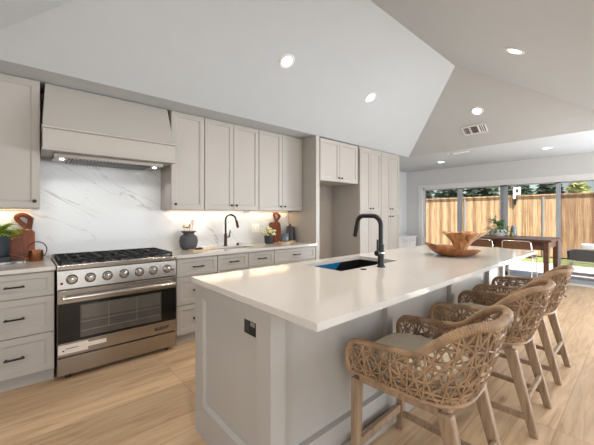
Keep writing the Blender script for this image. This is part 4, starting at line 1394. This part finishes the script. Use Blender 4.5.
# ------------------------------------------------------------------ dining end
tx0, tx1, ty0, ty1, tz = 6.25, 7.15, 1.0, 2.52, 0.91
tb_ = thing('dining_table', 'dark wood counter-height dining table in front of the glass doors', 'table', (6.7, 1.76, 0))
MB().box(tx0, tx1, ty0, ty1, tz - 0.035, tz, 0.004).build('tabletop', M['darkwood'], tb_)
MB().box(tx0 + .05, tx1 - .05, ty0 + .06, ty0 + .08, tz - .15, tz - .035).box(tx0 + .05, tx1 - .05, ty1 - .08, ty1 - .06, tz - .15, tz - .035).box(tx0 + .05, tx0 + .07, ty0 + .06, ty1 - .06, tz - .17, tz - .035).box(tx1 - .07, tx1 - .05, ty0 + .06, ty1 - .06, tz - .15, tz - .035).build('apron', M['darkwood'], tb_)
for x in (tx0 + .065, tx1 - .065):
    for y in (ty0 + .075, ty1 - .075):
        MB().leg((x, y, 0), (x, y, tz - .035), 0.065, 0.075).build('leg', M['darkwood'], tb_)

def make_chair():
    t = thing('dining_chair', '', 'chair', (0, 0, 0), 'metal framed chairs at the dining table')
    # chair faces +X; back toward -X
    fr = MB()
    w_ = 0.2
    for s in (-1, 1):
        fr.tube([(0.20, s * w_, 0.0), (0.17, s * w_, 0.60), (-0.13, s * w_, 0.615), (-0.165, s * w_, 0.65), (-0.20, s * (w_ - .005), 0.84)], 0.009, 8)
        fr.tube([(-0.22, s * w_, 0.0), (-0.13, s * w_, 0.615)], 0.009, 8)
        fr.tube([(0.19, s * w_, 0.22), (-0.19, s * w_, 0.22)], 0.007, 8)
    top_ = [(-0.20, -w_ + .005, 0.84)] + [(-0.203, -w_ + .045 - .04 * cos(a), 0.85 + 0.04 * sin(a)) for a in [pi / 2 * i / 5 for i in range(6)]]
    top_ += [(-0.203, w_ - .045 + .04 * sin(a), 0.85 + 0.04 * cos(a)) for a in [pi / 2 * i / 5 for i in range(6)]] + [(-0.20, w_ - .005, 0.84)]
    fr.tube(top_, 0.009, 8)
    fr.tube([(0.19, -w_, 0.22), (0.19, w_, 0.22)], 0.007, 8)
    fr.tube([(-0.19, -w_, 0.22), (0.19, w_, 0.22)], 0.006, 8)
    fr.build('frame', M['chrome'], t, smooth=True)
    MB().box(-0.15, 0.19, -w_ - .005, w_ + .005, 0.617, 0.645, 0.01).build('seat', M['leather'], t, smooth=True)
    bk = MB().hexa([(-0.178, -w_ + .012, 0.66), (-0.166, -w_ + .012, 0.66), (-0.166, w_ - .012, 0.66), (-0.178, w_ - .012, 0.66),
                    (-0.207, -w_ + .015, 0.872), (-0.195, -w_ + .015, 0.872), (-0.195, w_ - .015, 0.872), (-0.207, w_ - .015, 0.872)], 0.004)
    bk.build('backrest', M['leather'], t)
    return t
ch = make_chair()
for i, (x, y, lb) in enumerate(((6.2, 1.41, 'brown leather chair in chrome frame nearer the open end of the dining table'), (6.2, 1.95, 'brown leather chair in chrome frame at dining table, partly behind teak bowls'))):
    o = ch if i == 0 else copy_tree(ch)
    o.location = (x, y, 0)
    o['label'] = lb

vx, vy = 6.80, 1.88
vp = thing('potted_plant', 'white bowl planter with trailing grey-green leaves on the dining table', 'plant', (vx, vy, tz))
MB().lathe([(0, 0), (0.08, 0), (0.115, 0.03), (0.13, 0.08), (0.128, 0.125), (0.118, 0.125), (0.11, 0.08), (0, 0.07)], (vx, vy, tz), 28).build('pot', M['white'], vp, smooth=True)
random.seed(33)
l1, l2 = MB(), MB()
for i in range(300):
    a, el = random.uniform(0, 2 * pi), random.uniform(-0.5, 1.2)
    d = Vector((cos(a) * cos(el), sin(a) * cos(el), sin(el)))
    left = d.y > 0.2
    p = Vector((vx, vy, tz + 0.15)) + d * random.uniform(0.05, 0.17) * (1.35 if left else 1)
    p.z = max(p.z, tz + 0.03)
    leaf_blade(l1 if (left and i % 3) else l2, p, d + Vector((random.uniform(-.6, .6), random.uniform(-.6, .6), random.uniform(-.3, .3))), 0.07, 0.032)
l1.build('pale_leaves', M['paleleaf'], vp)
l2.build('green_leaves', M['leaf'], vp)
tag(MB().lathe([(0, 0), (0.04, 0), (0.045, 0.02), (0.045, 0.16), (0.03, 0.19), (0.028, 0.2), (0, 0.2)], (6.9, 1.66, tz + .0003), 20).build('grey_vase', mat('grey_glass_vase', (128, 136, 150), 0.25), smooth=True),
    'slim grey vase on the dining table beside the white planter', 'vase')
tag(MB().lathe([(0, 0), (0.03, 0), (0.036, 0.02), (0.034, 0.06), (0.022, 0.075), (0, 0.078)], (6.75, 1.655, tz + .0003), 20).build('green_jar', mat('olive_jar', (128, 122, 48), 0.35), smooth=True),
    'little olive green jar on dining table in front of the grey vase', 'jar')

# white console against the dining wall
wc_ = thing('white_console', 'white painted console cabinet in the corner past the pantry', 'console', (6.95, 4.05, 0))
MB().box(6.40, 7.47, 3.84, 4.255, 0.755, 0.785, 0.004).build('top', M['trim'], wc_)
MB().box(6.44, 7.44, 3.88, 4.25, 0.08, 0.755).build('body', M['trim'], wc_)
for k in range(3):
    xa = 6.45 + k * 0.328
    d = MB().shaker(xa, xa + .324, 0.60, 0.745, YF(3.88), 0.015, 0.03).build('drawer', M['trim'], wc_)
    MB().bar((xa + .11, 3.85, .675), (xa + .23, 3.85, .675), .008, .01).box(xa + .12, xa + .13, 3.85, 3.866, .67, .68).box(xa + .21, xa + .22, 3.85, 3.866, .67, .68).build('handle', M['galv'], d)
for x in (6.46, 7.41):
    for y in (3.90, 4.22):
        MB().leg((x, y, 0), (x, y, 0.08), .03, .04).build('leg', M['trim'], wc_)

# cowhide rug
random.seed(2)
rg_ = MB()
n = 72
rc = (6.55, 1.62)
outl = []
for i in range(n):
    a = 2 * pi * i / n
    rr = 0.86 + 0.16 * cos(2 * a) + 0.10 * cos(4 * a + .6) + 0.05 * sin(7 * a)
    outl.append((rc[0] + rr * 0.62 * cos(a), rc[1] + rr * 0.92 * sin(a)))
rg_.prism(outl, lambda u, v, w: (u, v, w), 0.0005, 0.007)
hm = bpy.data.materials.new('cowhide')
hm.use_nodes = True
nt = hm.node_tree
bb = nt.nodes['Principled BSDF']; bb.inputs['Roughness'].default_value = 0.9
tc = nt.nodes.new('ShaderNodeTexCoord')
nz = nt.nodes.new('ShaderNodeTexNoise'); nz.inputs['Scale'].default_value = 3.4; nz.inputs['Detail'].default_value = 2
nt.links.new(tc.outputs['Object'], nz.inputs['Vector'])
cr = nt.nodes.new('ShaderNodeValToRGB')
cr.color_ramp.elements[0].position = 0.49; cr.color_ramp.elements[0].color = lin((232, 230, 228)) + (1,)
cr.color_ramp.elements[1].position = 0.52; cr.color_ramp.elements[1].color = lin((92, 98, 108)) + (1,)
nt.links.new(nz.outputs['Fac'], cr.inputs['Fac'])
nt.links.new(cr.outputs['Color'], bb.inputs['Base Color'])
tag(rg_.build('cowhide_rug', hm), 'grey and white cowhide rug on the floor under the dining table', 'rug')

# ------------------------------------------------------------------ ceiling lights and vents
def downlight(label, p, nrm, energy):
    nrm = Vector(nrm).normalized()
    t = thing('downlight', label, 'ceiling light', p, 'round recessed downlights')
    q = nrm.to_track_quat('Z', 'Y')
    P_ = Vector(p)
    for nm, prof, m_ in (('trim_ring', [(0.052, 0.001), (0.056, 0.006), (0.078, 0.006), (0.084, 0.0005), (0.052, 0.001)], M['trim']), ('lens', [(0, 0.0035), (0.0535, 0.0035), (0.0535, 0.001), (0, 0.001)], M['lens'])):
        k = MB().lathe(prof, (0, 0, 0), 28)
        for v in k.bm.verts:
            v.co = q @ v.co + P_
        k.build(nm, m_, t, smooth=True)
    lamp('downlight_beam', 'SPOT', P_ + nrm * 0.015, energy, (1.0, 0.90, 0.78), nrm, spot_size=radians(150), spot_blend=0.9, shadow_soft_size=0.05)
sL = 0.82 / 1.436
sR = 0.82 / 1.58
EN = 46
zl = lambda y: CZ + sL * (VY1 - y)
zr = lambda y: CZ + sR * (y - VY0)
zh = lambda x: CZ + sL * (VX1 - x)
nL, nR, nH = (0, -sL, -1), (0, sR, -1), (-sL, 0, -1)
downlight('downlight in the slope above the wall cabinets, nearer the range hood', (1.976, 2.385, zl(2.385)), nL, EN)
downlight('downlight in the slope above the fridge alcove, farther from the hood', (3.398, 2.395, zl(2.395)), nL, EN)
downlight('downlight in the opposite white slope above the bar stools', (3.364, 0.799, zr(0.799)), nR, EN)
downlight('downlight in the opposite white slope above the stools, out of frame nearer the camera', (1.95, 0.799, zr(0.799)), nR, EN)
downlight('added unseen downlight in the slope above the range, outside the picture', (0.52, 2.18, zl(2.18)), nL, EN * 1.7)  # added lamp, brightens the lower-left cabinets and floor
downlight('added unseen downlight in the white slope behind the photographer, outside the picture', (0.55, 0.799, zr(0.799)), nR, EN)  # added lamp out of view, more warm light on the left side
downlight('downlight in the grey triangular ceiling slope just above the air vent', (4.98, 1.65, zh(4.98)), nH, EN * 0.8)
downlight('downlight in the flat dining ceiling over the open end of the table', (6.62, 1.12, CZ), (0, 0, -1), EN * 0.6)
downlight('downlight in the flat dining ceiling near the white wall corner', (6.69, 2.92, CZ), (0, 0, -1), EN * 0.6)

def vent(label, p, nrm, along, L_, W_):
    nrm = Vector(nrm).normalized()
    al = Vector(along).normalized()
    sd_ = nrm.cross(al)
    t = thing('air_vent', label, 'vent', p)
    P_ = Vector(p)
    R_ = Matrix((al, sd_, nrm)).transposed()
    def put(mb, name, m_):
        for v in mb.bm.verts:
            v.co = R_ @ v.co + P_
        mb.build(name, m_, t)
    fr_ = MB()
    fr_.box(-L_ / 2, L_ / 2, -W_ / 2, -W_ / 2 + .02, .0005, .01).box(-L_ / 2, L_ / 2, W_ / 2 - .02, W_ / 2, .0005, .01)
    for x in (-L_ / 2, -L_ / 6 - .01, L_ / 6 - .01, L_ / 2 - .02):
        fr_.box(x, x + .02, -W_ / 2, W_ / 2, .0005, .01)
    put(fr_, 'frame', M['trim'])
    put(MB().box(-L_ / 2 + .01, L_ / 2 - .01, -W_ / 2 + .01, W_ / 2 - .01, .0003, .002), 'duct_opening', M['enamel'])
    sl_ = MB()
    k = -L_ / 2 + .03
    while k < L_ / 2 - .02:
        lean = .012 if k < -L_ / 6 else (.002 if k < L_ / 6 else -.008)
        sl_.hexa([(k, -W_ / 2 + .02, .002), (k + .002, -W_ / 2 + .02, .002), (k + .002, W_ / 2 - .02, .002), (k, W_ / 2 - .02, .002),
                  (k + lean, -W_ / 2 + .02, .009), (k + lean + .002, -W_ / 2 + .02, .009), (k + lean + .002, W_ / 2 - .02, .009), (k + lean, W_ / 2 - .02, .009)])
        k += .027
    put(sl_, 'louvre', M['trim'])
vent('rectangular air vent in the grey triangular ceiling slope', (5.30, 1.79, zh(5.30)), nH, (0, -1, 0), 0.34, 0.19)
vent('small rectangular air vent in the flat ceiling of the dining area', (5.9, 2.28, CZ), (0, 0, -1), (0, 1, 0), 0.36, 0.16)
